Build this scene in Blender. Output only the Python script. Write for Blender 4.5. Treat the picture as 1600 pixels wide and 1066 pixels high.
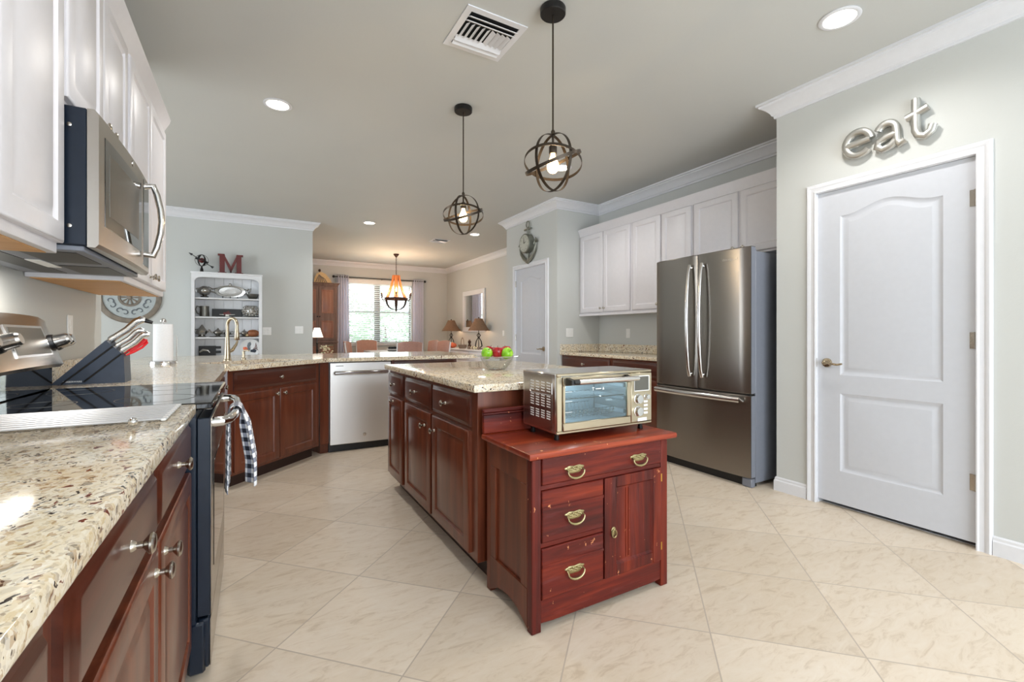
import bpy, bmesh, math, random
from mathutils import Vector, Matrix
random.seed(7)
for _o in list(bpy.data.objects):
    bpy.data.objects.remove(_o)
SC = bpy.context.scene
COL = SC.collection
PI = math.pi

# ------------------------------------------------------------------ camera
cam_d = bpy.data.cameras.new('camera')
cam_d.sensor_fit = 'HORIZONTAL'
cam_d.sensor_width = 36.0
cam_d.lens = 710.6 * 36.0 / 1600.0
cam_d.shift_y = -11.1 / 1600.0
cam_d.clip_start = 0.02
cam = bpy.data.objects.new('camera', cam_d)
COL.objects.link(cam)
cam.location = (0, 0, 1.15)
cam.rotation_euler = (PI / 2, 0, -math.radians(29.6))
SC.camera = cam

# ------------------------------------------------------------------ exposure, world, daylight, fill
SC.view_settings.view_transform = 'Standard'
SC.view_settings.look = 'None'
SC.view_settings.gamma = 1.0
SC.view_settings.use_curve_mapping = False
SC.view_settings.exposure = 0.68
W = bpy.data.worlds.new('world')
SC.world = W
W.use_nodes = True
_bg = W.node_tree.nodes['Background']
_bg.inputs[0].default_value = (0.83, 0.92, 1.0, 1)
_bg.inputs[1].default_value = 3.0


def area(name, loc, rot, sx, sy, power, col=(1, 1, 1), spread=180):
    d = bpy.data.lights.new(name, 'AREA')
    d.shape = 'RECTANGLE'
    d.size = sx
    d.size_y = sy
    d.energy = power
    d.color = col
    d.spread = math.radians(spread)
    o = bpy.data.objects.new(name, d)
    COL.objects.link(o)
    o.location = loc
    o.rotation_euler = rot
    return o


# fill lights added at unseen rear and breakfast openings; daylight at the dining window
area('fill_rear', (1.4, -2.42, 1.45), (PI / 2, 0, 0), 3.0, 2.0, 45, (0.86, 0.93, 1.0))
area('fill_breakfast', (-4.42, 4.4, 1.4), (PI / 2, 0, -PI / 2), 3.2, 2.1, 22, (0.93, 0.96, 1.0))
area('daylight_dining', (2.68, 11.42, 1.65), (PI / 2, 0, PI), 1.5, 1.4, 14, (0.95, 1.0, 1.0))

# ------------------------------------------------------------------ helpers


def srgb(r, g, b):
    f = lambda c: (c / 255 / 12.92) if c / 255 <= 0.04045 else ((c / 255 + 0.055) / 1.055) ** 2.4
    return (f(r), f(g), f(b), 1)


class NT:
    """small wrapper to wire node trees"""

    def __init__(self, name):
        self.m = bpy.data.materials.new(name)
        self.m.use_nodes = True
        self.t = self.m.node_tree
        self.p = self.t.nodes['Principled BSDF']
        self.out = self.t.nodes['Material Output']
        self.tc = None

    def n(self, kind, **kw):
        x = self.t.nodes.new(kind)
        for k, v in kw.items():
            setattr(x, k, v)
        return x

    def l(self, a, b):
        self.t.links.new(a, b)

    def set(self, **kw):
        names = dict(col='Base Color', rough='Roughness', metal='Metallic', coat='Coat Weight', coatr='Coat Roughness',
                     spec='Specular IOR Level', trans='Transmission Weight', ior='IOR', em='Emission Color', ems='Emission Strength',
                     alpha='Alpha', sheen='Sheen Weight', sss='Subsurface Weight', aniso='Anisotropic')
        for k, v in kw.items():
            self.p.inputs[names[k]].default_value = v
        return self

    def coord(self, scale=(1, 1, 1), rot=(0, 0, 0), loc=(0, 0, 0), kind='Object'):
        tc = self.n('ShaderNodeTexCoord')
        mp = self.n('ShaderNodeMapping')
        mp.inputs['Scale'].default_value = scale
        mp.inputs['Rotation'].default_value = rot
        mp.inputs['Location'].default_value = loc
        self.l(tc.outputs[kind], mp.inputs[0])
        return mp.outputs[0]

    def noise(self, vec, scale, detail=3, rough=.5, dist=0):
        x = self.n('ShaderNodeTexNoise')
        x.inputs['Scale'].default_value = scale
        x.inputs['Detail'].default_value = detail
        x.inputs['Roughness'].default_value = rough
        x.inputs['Distortion'].default_value = dist
        if vec is not None:
            self.l(vec, x.inputs['Vector'])
        return x

    def ramp(self, fac, stops, interp='LINEAR'):
        x = self.n('ShaderNodeValToRGB')
        cr = x.color_ramp
        cr.interpolation = interp
        while len(cr.elements) > 1:
            cr.elements.remove(cr.elements[-1])
        cr.elements[0].position, cr.elements[0].color = stops[0]
        for p, c in stops[1:]:
            e = cr.elements.new(p)
            e.color = c
        self.l(fac, x.inputs[0])
        return x.outputs[0]

    def mix(self, fac, a, b, mode='MIX'):
        x = self.n('ShaderNodeMix', data_type='RGBA', blend_type=mode)
        if isinstance(fac, (int, float)):
            x.inputs[0].default_value = fac
        else:
            self.l(fac, x.inputs[0])
        for i, v in ((6, a), (7, b)):
            if isinstance(v, tuple):
                x.inputs[i].default_value = v
            else:
                self.l(v, x.inputs[i])
        return x.outputs[2]

    def math(self, op, a, b=None, clamp=False):
        x = self.n('ShaderNodeMath', operation=op, use_clamp=clamp)
        for i, v in ((0, a), (1, b)):
            if v is None:
                continue
            if isinstance(v, (int, float)):
                x.inputs[i].default_value = v
            else:
                self.l(v, x.inputs[i])
        return x.outputs[0]

    def bump(self, h, strength=.2, dist=.01):
        x = self.n('ShaderNodeBump')
        x.inputs['Strength'].default_value = strength
        x.inputs['Distance'].default_value = dist
        self.l(h, x.inputs['Height'])
        self.l(x.outputs[0], self.p.inputs['Normal'])

    def base(self, c):
        self.l(c, self.p.inputs['Base Color'])


def plain(name, rgb, rough=.5, metal=0., var=.04, scale=30, **kw):
    """a plain surface with a slight procedural mottling"""
    k = NT(name)
    c = srgb(*rgb)
    k.set(rough=rough, metal=metal, **kw)
    no = k.noise(k.coord(), scale, 2)
    lo = tuple(max(0, v * (1 - var)) for v in c[:3]) + (1,)
    hi = tuple(min(1, v * (1 + var)) for v in c[:3]) + (1,)
    k.base(k.ramp(no.outputs[0], [(.35, lo), (.65, hi)]))
    return k.m


def mat_wall(name, rgb, bump=.12, scale=90):
    k = NT(name)
    k.set(rough=.65, spec=.3)
    c = srgb(*rgb)
    v = k.coord()
    no = k.noise(v, 2.2, 2)
    k.base(k.ramp(no.outputs[0], [(.3, tuple(x * .985 for x in c[:3]) + (1,)), (.7, c)]))
    n2 = k.noise(v, scale, 3, .55)
    k.bump(n2.outputs[0], bump, .004)
    return k.m


def mat_floor():
    k = NT('porcelain_tile')
    k.set(rough=.34, spec=.4)
    P = .515
    v = k.coord(rot=(0, 0, -PI / 4))
    sep = k.n('ShaderNodeSeparateXYZ')
    k.l(v, sep.inputs[0])
    a = k.math('DIVIDE', k.math('SUBTRACT', sep.outputs[0], .345), P)
    b = k.math('DIVIDE', k.math('SUBTRACT', sep.outputs[1], .245), P)
    fa, fb = k.math('FRACT', a), k.math('FRACT', b)
    ea = k.math('MINIMUM', fa, k.math('SUBTRACT', 1., fa))
    eb = k.math('MINIMUM', fb, k.math('SUBTRACT', 1., fb))
    e = k.math('MINIMUM', ea, eb)
    gr = k.math('LESS_THAN', e, .0052)
    cmb = k.n('ShaderNodeCombineXYZ')
    k.l(k.math('FLOOR', a), cmb.inputs[0])
    k.l(k.math('FLOOR', b), cmb.inputs[1])
    wn = k.n('ShaderNodeTexWhiteNoise', noise_dimensions='3D')
    k.l(cmb.outputs[0], wn.inputs[0])
    # veins shift from tile to tile
    add = k.n('ShaderNodeVectorMath', operation='MULTIPLY_ADD')
    k.l(wn.outputs['Color'], add.inputs[0])
    add.inputs[1].default_value = (7, 7, 7)
    base_v = k.coord(scale=(1.0, 3.0, 1), rot=(0, 0, -.25))
    k.l(base_v, add.inputs[2])
    n1 = k.noise(add.outputs[0], 1.6, 5, .6, .8)
    n2 = k.noise(add.outputs[0], 7.5, 7, .7, 1.2)
    c1 = k.ramp(n1.outputs[0], [(.3, srgb(214, 200, 180)), (.5, srgb(224, 211, 194)), (.72, srgb(231, 221, 208))])
    c2 = k.ramp(n2.outputs[0], [(.34, srgb(196, 178, 156)), (.47, srgb(224, 211, 194)), (.7, srgb(232, 223, 211))])
    c = k.mix(.58, c1, c2)
    tint = k.ramp(wn.outputs['Value'], [(0, srgb(240, 236, 230)), (1, srgb(255, 253, 250))])
    c = k.mix(1., c, tint, 'MULTIPLY')
    k.base(k.mix(gr, c, srgb(186, 172, 156)))
    k.bump(k.math('MULTIPLY', k.math('SUBTRACT', 1., gr), k.math('ADD', 1., k.math('MULTIPLY', n2.outputs[0], .15))), .25, .002)
    rr = k.ramp(n2.outputs[0], [(.3, (.42,) * 3 + (1,)), (.7, (.30,) * 3 + (1,))])
    k.l(rr, k.p.inputs['Roughness'])
    return k.m


def mat_granite():
    k = NT('granite')
    k.set(rough=.1, spec=.5)
    v = k.coord()
    wob = k.noise(v, 28, 3)
    vv = k.n('ShaderNodeVectorMath', operation='MULTIPLY_ADD')
    k.l(wob.outputs['Color'], vv.inputs[0])
    vv.inputs[1].default_value = (.045, .045, .045)
    k.l(v, vv.inputs[2])
    st = k.n('ShaderNodeMapping')
    st.inputs['Scale'].default_value = (1.35, .8, 1)
    st.inputs['Rotation'].default_value = (0, 0, .6)
    k.l(vv.outputs[0], st.inputs[0])

    def vor(scale):
        x = k.n('ShaderNodeTexVoronoi')
        x.inputs['Scale'].default_value = scale
        k.l(st.outputs[0], x.inputs['Vector'])
        s = k.n('ShaderNodeSeparateColor')
        k.l(x.outputs['Color'], s.inputs[0])
        return s.outputs[0], s.outputs[1], x.outputs['Distance']
    a, a2, _ = vor(104)
    b, b2, _ = vor(190)
    base = k.ramp(a, [(0, srgb(242, 235, 220)), (.28, srgb(234, 223, 202)), (.48, srgb(246, 242, 234)), (.68, srgb(222, 204, 172)),
                      (.8, srgb(205, 194, 176)), (.9, srgb(176, 142, 104)), (.955, srgb(128, 90, 66)), (.985, srgb(74, 58, 50))], 'CONSTANT')
    fine = k.ramp(b, [(0, srgb(242, 234, 216)), (.35, srgb(229, 214, 184)), (.62, srgb(246, 241, 230)), (.82, srgb(186, 170, 148)),
                      (.92, srgb(122, 94, 72)), (.965, srgb(60, 52, 48))], 'CONSTANT')
    c = k.mix(.42, base, fine)
    big = k.noise(v, 9, 3)
    dk = k.math('GREATER_THAN', k.math('ADD', b2, k.math('MULTIPLY', big.outputs[0], .45)), 1.175)
    c = k.mix(dk, c, srgb(58, 48, 44))
    rd = k.math('GREATER_THAN', a2, .984)
    c = k.mix(rd, c, srgb(122, 58, 42))
    cl = k.ramp(big.outputs[0], [(.35, srgb(246, 240, 228)), (.65, srgb(255, 254, 252))])
    k.base(k.mix(1., c, cl, 'MULTIPLY'))
    return k.m


def mat_wood(name, dark, mid, light, scale=1., rough=.3, coat=.3, axis='Z', chips=None, bump=.05, spec=.5):
    k = NT(name)
    k.set(rough=rough, coat=coat, coatr=.15, spec=spec)
    s = dict(X=(.6, 9, 9), Y=(9, .6, 9), Z=(9, 9, .6))[axis]
    v = k.coord(scale=tuple(q * scale for q in s))
    n1 = k.noise(v, 2.4, 5, .6, .5)
    n2 = k.noise(v, 14, 4, .6)
    c1 = k.ramp(n1.outputs[0], [(.3, srgb(*dark)), (.5, srgb(*mid)), (.72, srgb(*light))])
    c2 = k.ramp(n2.outputs[0], [(.35, srgb(*dark)), (.65, srgb(*mid))])
    c = k.mix(.3, c1, c2)
    if chips:
        w = k.coord(scale=(1, 1, .55))
        n3 = k.noise(w, 33, 4, .62)
        m = k.math('GREATER_THAN', n3.outputs[0], .684)
        c = k.mix(m, c, srgb(*chips))
        n4 = k.noise(k.coord(scale=(1, 1, 9)) if axis != 'Z' else k.coord(scale=(7, 7, 1)), 5, 4, .6)
        pal = k.ramp(n4.outputs[0], [(.56, (0, 0, 0, 1)), (.8, (.35, .35, .35, 1))])
        c = k.mix(pal, c, srgb(120, 72, 74))
    k.base(c)
    k.bump(n2.outputs[0], bump, .002)
    return k.m


def mat_steel(name, rgb=(196, 192, 186), rough=.27, axis='Z', aniso=.0):
    k = NT(name)
    k.set(metal=1., rough=rough, aniso=aniso)
    if aniso:
        k.p.inputs['Anisotropic Rotation'].default_value = .25
    s = dict(X=(.4, 60, 60), Y=(60, .4, 60), Z=(60, 60, .4))[axis]
    n = k.noise(k.coord(scale=s), 7, 3, .6)
    c = srgb(*rgb)
    k.base(k.ramp(n.outputs[0], [(.3, tuple(x * .975 for x in c[:3]) + (1,)), (.7, c)]))
    if not aniso:
        r = k.ramp(n.outputs[0], [(.3, (rough * .95,) * 3 + (1,)), (.7, (rough * 1.05,) * 3 + (1,))])
        k.l(r, k.p.inputs['Roughness'])
    return k.m


def mat_glass(name, tint=(255, 255, 255), refl=.12, rough=.0):
    k = NT(name)
    t = k.t
    t.nodes.remove(k.p)
    tr = k.n('ShaderNodeBsdfTransparent')
    tr.inputs[0].default_value = srgb(*tint)
    gl = k.n('ShaderNodeBsdfGlossy')
    gl.inputs['Roughness'].default_value = rough
    fr = k.n('ShaderNodeFresnel')
    fr.inputs[0].default_value = 1.3
    mx = k.n('ShaderNodeMixShader')
    k.l(k.math('ADD', k.math('MINIMUM', fr.outputs[0], .4), refl * .3, True), mx.inputs[0])
    k.l(tr.outputs[0], mx.inputs[1])
    k.l(gl.outputs[0], mx.inputs[2])
    k.l(mx.outputs[0], k.out.inputs[0])
    return k.m


def mat_emit(name, rgb, strength):
    k = NT(name)
    k.set(col=srgb(*rgb), em=srgb(*rgb), ems=strength, rough=.5)
    return k.m


def mat_sheer():
    k = NT('pale_lilac_sheer')
    k.set(col=srgb(240, 240, 248), rough=.9, spec=.1)
    tr = k.n('ShaderNodeBsdfTranslucent')
    tr.inputs[0].default_value = srgb(240, 240, 250)
    mx = k.n('ShaderNodeMixShader')
    mx.inputs[0].default_value = .5
    k.l(k.p.outputs[0], mx.inputs[1])
    k.l(tr.outputs[0], mx.inputs[2])
    k.l(mx.outputs[0], k.out.inputs[0])
    return k.m


def mat_gingham():
    k = NT('gingham_cloth')
    k.set(rough=.9, spec=.2, sheen=.2)
    uv = k.coord(kind='UV')
    sep = k.n('ShaderNodeSeparateXYZ')
    k.l(uv, sep.inputs[0])
    P = .034
    a = k.math('GREATER_THAN', k.math('FRACT', k.math('DIVIDE', sep.outputs[0], P)), .5)
    b = k.math('GREATER_THAN', k.math('FRACT', k.math('DIVIDE', sep.outputs[1], P)), .5)
    s = k.math('MULTIPLY', k.math('ADD', a, b), .5)
    k.base(k.ramp(s, [(0, srgb(240, 240, 242)), (.4, srgb(134, 138, 152)), (.9, srgb(24, 27, 40))], 'CONSTANT'))
    return k.m


M = dict(
    wall=mat_wall('grey_wall_paint', (203, 205, 202)),
    ceil=mat_wall('ceiling_paint', (202, 203, 200), .1, 60),
    floor=mat_floor(),
    granite=mat_granite(),
    trim=plain('white_trim_paint', (224, 225, 229), .38, var=.01),
    door=plain('white_door_paint', (203, 206, 213), .45, var=.01),
    wcab=plain('white_cabinet_paint', (219, 217, 221), .38, var=.01),
    natural=mat_wood('natural_maple', (196, 140, 78), (214, 160, 96), (226, 178, 118), 1, .5, 0, 'Y'),
    cherry=mat_wood('cherry_stain', (76, 34, 19), (104, 51, 31), (126, 66, 40), 1, .3, .22, 'Z', None, .02),
    cherryd=mat_wood('cherry_stain_drawer', (60, 27, 17), (78, 37, 25), (96, 48, 32), 1, .3, .35, 'X', None, .02),
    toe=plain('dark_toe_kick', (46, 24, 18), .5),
    antique=mat_wood('antique_red_wood', (46, 12, 10), (92, 24, 14), (140, 50, 24), .8, .42, .04, 'Z', (206, 136, 92), .08, .28),
    antiqueh=mat_wood('antique_red_wood_horizontal', (48, 12, 10), (96, 25, 15), (150, 54, 26), .8, .42, .04, 'X', (206, 136, 92), .08, .28),
    antiquet=mat_wood('antique_red_wood_top', (100, 32, 20), (140, 52, 30), (186, 84, 42), .8, .3, .15, 'X', (222, 150, 96), .08, .35),
    antiques=mat_wood('antique_brown_side', (74, 30, 14), (104, 46, 22), (134, 66, 34), .8, .4, .12, 'Z', None, .06),
    steel=mat_steel('brushed_steel', (178, 172, 164), .25, 'X'),
    steelv=mat_steel('brushed_steel_fridge', (150, 145, 139), .26, 'X', .8),
    steeld=mat_steel('brushed_steel_dishwasher', (226, 224, 222), .42, 'X', .5),
    steelb=mat_steel('bright_steel', (214, 212, 210), .2, 'Z'),
    nickel=mat_steel('satin_nickel', (190, 184, 174), .24, 'Z'),
    bronze=mat_steel('brushed_champagne', (180, 166, 142), .27, 'Z'),
    champ=mat_steel('champagne_steel', (192, 180, 156), .3, 'X'),
    chrome=mat_steel('polished_chrome', (225, 225, 225), .08, 'Z'),
    silver=mat_steel('tarnished_silver', (176, 174, 170), .2, 'Z'),
    pewter=mat_steel('pewter', (120, 118, 112), .36, 'Z'),
    brass=mat_steel('aged_brass', (170, 158, 118), .36, 'Z'),
    goldb=mat_steel('brass_hinge', (206, 164, 82), .3, 'Z'),
    grey=plain('grey_appliance_paint', (122, 126, 136), .42, var=.02),
    blackg=plain('black_glass', (10, 11, 13), .04, var=.0, coat=.5),
    black=plain('black_plastic', (18, 18, 20), .4, var=.1),
    blackm=plain('black_metal', (26, 25, 25), .4, .3, var=.1),
    navy=plain('blue_black_enamel', (22, 32, 46), .28, .2, var=.05),
    dark=plain('gap_shade', (6, 6, 6), .9, var=.0),  # near-black colour standing for the shade in gaps
    glass=mat_glass('clear_glass'),
    gbowl=mat_glass('bowl_glass', (250, 251, 250), .03),
    ovenglass=mat_glass('oven_glass', (214, 226, 230), .2),
    winglass=mat_glass('window_glass', (250, 253, 252), .05),
    plastic=plain('white_plastic', (238, 238, 236), .35, var=.01),
    paper=plain('white_paper_towel', (244, 244, 246), .9, var=.02, scale=120),
    gingham=mat_gingham(),
    block=plain('blue_grey_block', (50, 60, 76), .5, var=.05),
    red=plain('red_plastic', (222, 36, 44), .35),
    canlight=mat_emit('recessed_lamp', (255, 240, 218), 9),
    bulb=mat_emit('warm_bulb', (255, 206, 140), 9),
    flame=mat_emit('candle_bulb', (255, 214, 160), 10),
    bandm=mat_steel('weathered_iron_band', (78, 70, 62), .45, 'Z'),
    cream=plain('cream_shade', (244, 240, 230), .8, var=.02),
    taupe=plain('brown_lamp_shade', (134, 106, 84), .85, var=.08),
    leather=plain('rose_brown_leather', (168, 128, 116), .5, var=.05),
    cloth=plain('white_table_finish', (236, 238, 244), .3, var=.01),
    curtain=mat_sheer(),
    rackrod=plain('satin_rack_rod', (206, 208, 212), .45, .6, var=.02),
    liner=plain('oven_liner', (176, 186, 192), .5, .3, var=.02),
    blind=plain('white_blind_slat', (240, 242, 242), .5, var=.01),
    dkframe=plain('dark_bronze_frame', (52, 52, 50), .5),
    hutch=mat_wood('weathered_hutch', (92, 70, 60), (122, 94, 82), (142, 118, 108), 1, .5, .0, 'Z'),
    hutchp=mat_wood('red_brown_hutch_panel', (120, 76, 58), (150, 102, 80), (168, 124, 102), 1, .45, .1, 'Z'),
    stave=mat_wood('barrel_stave_wood', (150, 84, 44), (186, 116, 66), (206, 140, 88), 1, .5, .0, 'Z'),
    shelfw=plain('white_bookcase_paint', (230, 231, 233), .5, var=.01),
    mred=plain('dark_red_letter', (98, 30, 28), .45, var=.12, scale=18),
    rust=plain('rusty_bronze', (64, 42, 34), .5, .4, var=.2),
    coral=plain('coral_orange', (238, 122, 84), .6, var=.15, scale=40),
    shell=plain('cream_shell', (226, 196, 148), .7, var=.12, scale=40),
    brownp=plain('brown_pottery', (146, 88, 52), .4, var=.15),
    wicker=plain('grey_wicker', (140, 124, 112), .8, var=.3, scale=90),
    leafg=plain('pale_green_leaf', (150, 170, 130), .6, var=.2),
    petal=plain('cream_petal', (232, 226, 196), .7, var=.08),
    medal=plain('taupe_medallion_rim', (128, 118, 106), .6, .2, var=.15, scale=14),
    medalb=plain('pale_blue_medallion', (180, 187, 187), .7, var=.05),
    medals=plain('grey_scroll', (112, 118, 124), .55, .3, var=.1),
    clockf=plain('clock_face', (190, 190, 178), .6, var=.06),
    galv=mat_steel('galvanised_metal', (200, 200, 196), .38, 'X'),
    zinc=mat_steel('grey_green_metal', (150, 152, 143), .5, 'X'),
    foliage=None,
)

# ------------------------------------------------------------------ mesh helpers


class MB:
    def __init__(s):
        s.V, s.F, s.MI, s.UV, s.mi = [], [], [], None, 0

    def add(s, vs, fs):
        o = len(s.V)
        s.V += [tuple(v) for v in vs]
        for f in fs:
            s.F.append(tuple(i + o for i in f))
            s.MI.append(s.mi)
        return s

    def box(s, x0, y0, z0, x1, y1, z1, b=0.):
        if x0 > x1: x0, x1 = x1, x0
        if y0 > y1: y0, y1 = y1, y0
        if z0 > z1: z0, z1 = z1, z0
        b = min(b, (x1 - x0) * .49, (y1 - y0) * .49, (z1 - z0) * .49)
        if b <= 0:
            vs = [(x, y, z) for x in (x0, x1) for y in (y0, y1) for z in (z0, z1)]
            return s.add(vs, [(0, 1, 3, 2), (4, 6, 7, 5), (0, 4, 5, 1), (2, 3, 7, 6), (0, 2, 6, 4), (1, 5, 7, 3)])
        lo, hi = (x0, y0, z0), (x1, y1, z1)
        vs, ix = [], {}
        for c in range(8):
            sg = ((c >> 2) & 1, (c >> 1) & 1, c & 1)
            for a in range(3):
                p = [0, 0, 0]
                for k in range(3):
                    e = hi[k] if sg[k] else lo[k]
                    p[k] = e if k == a else e + (-b if sg[k] else b)
                ix[(sg, a)] = len(vs)
                vs.append(tuple(p))
        fs = []
        for a in range(3):
            u, w = [k for k in range(3) if k != a]
            for sd in (0, 1):
                q = []
                for (i, j) in ((0, 0), (1, 0), (1, 1), (0, 1)):
                    sg = [0, 0, 0]
                    sg[a], sg[u], sg[w] = sd, i, j
                    q.append(ix[(tuple(sg), a)])
                fs.append(tuple(q))
            for i in (0, 1):
                for j in (0, 1):
                    s1, s2 = [0, 0, 0], [0, 0, 0]
                    s1[u] = s2[u] = i
                    s1[w] = s2[w] = j
                    s2[a] = 1
                    s1, s2 = tuple(s1), tuple(s2)
                    fs.append((ix[(s1, u)], ix[(s2, u)], ix[(s2, w)], ix[(s1, w)]))
        for c in range(8):
            sg = ((c >> 2) & 1, (c >> 1) & 1, c & 1)
            fs.append(tuple(ix[(sg, a)] for a in range(3)))
        return s.add(vs, fs)

    def loft(s, loops, cap0=True, cap1=True, closed=True):
        n = len(loops[0])
        vs = [p for L in loops for p in L]
        fs = []
        for i in range(len(loops) - 1):
            for j in range(n if closed else n - 1):
                k = (j + 1) % n
                fs.append((i * n + j, i * n + k, (i + 1) * n + k, (i + 1) * n + j))
        if cap0: fs.append(tuple(range(n))[::-1])
        if cap1: fs.append(tuple((len(loops) - 1) * n + j for j in range(n)))
        return s.add(vs, fs)

    def prism(s, poly, axis, a0, a1):
        def P(u, w, a):
            return dict(x=(a, u, w), y=(u, a, w), z=(u, w, a))[axis]
        return s.loft([[P(u, w, a0) for u, w in poly], [P(u, w, a1) for u, w in poly]])

    def tube(s, pts, r, n=8, closed=False, cap=True, flat=1., up=None):
        pts = [Vector(p) for p in pts]
        N = len(pts)
        R = r if isinstance(r, (list, tuple)) else [r] * N
        loops = []
        prev = None
        for i, p in enumerate(pts):
            a = pts[(i - 1) % N] if (closed or i > 0) else p
            b = pts[(i + 1) % N] if (closed or i < N - 1) else p
            t = (b - a)
            t = t.normalized() if t.length > 1e-9 else Vector((0, 0, 1))
            if up is not None:
                u = Vector(up)
                u = (u - t * u.dot(t))
                u = u.normalized() if u.length > 1e-6 else t.orthogonal().normalized()
            elif prev is None:
                u = t.orthogonal().normalized()
            else:
                u = prev - t * prev.dot(t)
                u = u.normalized() if u.length > 1e-6 else t.orthogonal().normalized()
            prev = u
            w = t.cross(u)
            loops.append([tuple(p + u * (math.cos(2 * PI * k / n) * R[i] * flat) + w * (math.sin(2 * PI * k / n) * R[i])) for k in range(n)])
        if closed:
            loops.append(loops[0])
            return s.loft(loops, False, False)
        return s.loft(loops, cap, cap)

    def cyl(s, p0, p1, r0, r1=None, n=20):
        return s.tube([p0, p1], [r0, r0 if r1 is None else r1], n)

    def lathe(s, prof, c=(0, 0, 0), n=24, axis='z', sx=1., sy=1., ring=False, shell=0.):
        """prof: (radius, height) from bottom to top; ring: hollow, the profile closes on itself; shell: hollow wall of that thickness"""
        loops = []
        if shell:
            prof = list(prof) + [(r - shell, h) for r, h in reversed(prof)]
            ring = True
        if ring:
            prof = list(prof) + [prof[0]]
        for r, h in prof:
            L = []
            for k in range(n):
                a = 2 * PI * k / n
                u, w = r * math.cos(a) * sx, r * math.sin(a) * sy
                q = dict(z=(u, w, h), y=(u, h, w), x=(h, u, w))[axis]
                L.append((c[0] + q[0], c[1] + q[1], c[2] + q[2]))
            loops.append(L)
        return s.loft(loops, not ring, not ring)

    def sph(s, c, r, sc=(1, 1, 1), n=16, m=10):
        loops = []
        for i in range(m + 1):
            t = PI * min(max(i / m, .004), .996)
            loops.append([(c[0] + r * sc[0] * math.sin(t) * math.cos(2 * PI * k / n), c[1] + r * sc[1] * math.sin(t) * math.sin(2 * PI * k / n),
                           c[2] - r * sc[2] * math.cos(t)) for k in range(n)])
        return s.loft(loops)

    def band(s, c, R, w, th, rot, n=48, e=1.):
        """flat circular band of radius R, width w along its axis, thickness th"""
        loops = []
        for k in range(n):
            a = 2 * PI * k / n
            L = []
            for (dr, dz) in ((0, -w / 2), (th, -w / 2), (th, w / 2), (0, w / 2)):
                v = rot @ Vector(((R + dr) * math.cos(a), (R + dr) * math.sin(a) * e, dz))
                L.append((c[0] + v.x, c[1] + v.y, c[2] + v.z))
            loops.append(L)
        loops.append(loops[0])
        return s.loft(loops, False, False)

    def tf(s, mat):
        s.V = [tuple(mat @ Vector(v)) for v in s.V]
        return s

    def merge(s, o):
        k = len(s.V)
        s.V += o.V
        s.F += [tuple(i + k for i in f) for f in o.F]
        s.MI += [s.mi] * len(o.F)
        return s

    def build(s, name, mats, parent=None, ang=38, recalc=True, **props):
        me = bpy.data.meshes.new(name)
        me.from_pydata(s.V, [], s.F)
        if not isinstance(mats, (list, tuple)):
            mats = [mats]
        for m in mats:
            me.materials.append(m)
        if len(mats) > 1:
            me.polygons.foreach_set('material_index', s.MI)
        if recalc:
            bm = bmesh.new()
            bm.from_mesh(me)
            bmesh.ops.recalc_face_normals(bm, faces=bm.faces)
            bm.to_mesh(me)
            bm.free()
        if s.UV:
            uv = me.uv_layers.new(name='uv')
            for lp in me.loops:
                uv.data[lp.index].uv = s.UV[lp.vertex_index]
        me.shade_smooth()
        me.set_sharp_from_angle(angle=math.radians(ang))
        me.update()
        o = bpy.data.objects.new(name, me)
        COL.objects.link(o)
        if parent is not None:
            o.parent = parent
        for k, v in props.items():
            o[k] = v
        return o


def thing(name, label, cat, loc=(0, 0, 0), rz=0., group=None):
    o = bpy.data.objects.new(name, None)
    COL.objects.link(o)
    o.empty_display_size = .05
    o.location = loc
    o.rotation_euler = (0, 0, math.radians(rz))
    o['label'] = label
    o['category'] = cat
    if group:
        o['group'] = group
    return o


def tag(o, label, cat, group=None, loc=None, rz=None):
    o['label'] = label
    o['category'] = cat
    if group:
        o['group'] = group
    if loc:
        o.location = loc
    if rz is not None:
        o.rotation_euler = (0, 0, math.radians(rz))
    return o


def struct(o):
    o['kind'] = 'structure'
    return o


def copy_tree(o, parent=None):
    c = o.copy()
    COL.objects.link(c)
    c.parent = parent
    for ch in list(o.children):
        copy_tree(ch, c)
    return c


def rect(x0, z0, x1, z1, y):
    return [(x0, y, z0), (x1, y, z0), (x1, y, z1), (x0, y, z1)]


def panel_door(mb, x0, z0, x1, z1, y, t=.02, fw=.055, raised=True, d=.009):
    """overlay door whose back lies on plane y and whose front looks to -y"""
    L = [(0, 0), (0, t * .72), (.003, t * .9), (.009, t)]
    if raised:
        fw = min(fw, (x1 - x0) * .3, (z1 - z0) * .3)
        L += [(fw, t), (fw + .004, t - d * .55), (fw + .009, t - d), (fw + .013, t - d), (fw + .034, t - .001)]
    loops = [rect(x0 + i, z0 + i, x1 - i, z1 - i, y - e) for i, e in L]
    return mb.loft(loops)


def slab_drawer(mb, x0, z0, x1, z1, y, t=.02):
    L = [(0, 0), (0, t * .5), (.005, t * .62), (.009, t * .66), (.016, t * .95), (.022, t)]
    return mb.loft([rect(x0 + i, z0 + i, x1 - i, z1 - i, y - e) for i, e in L])


def knob_mb(x, y, z, s=1.):
    """mushroom knob standing out towards -y"""
    prof = [(.0095, 0), (.0085, .004), (.0052, .008), (.0058, .016), (.012, .021), (.0165, .025), (.0168, .028), (.013, .0315), (.004, .033)]
    return MB().lathe([(r * s, -h * s) for r, h in prof], (x, y, z), 18, 'y')


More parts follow.
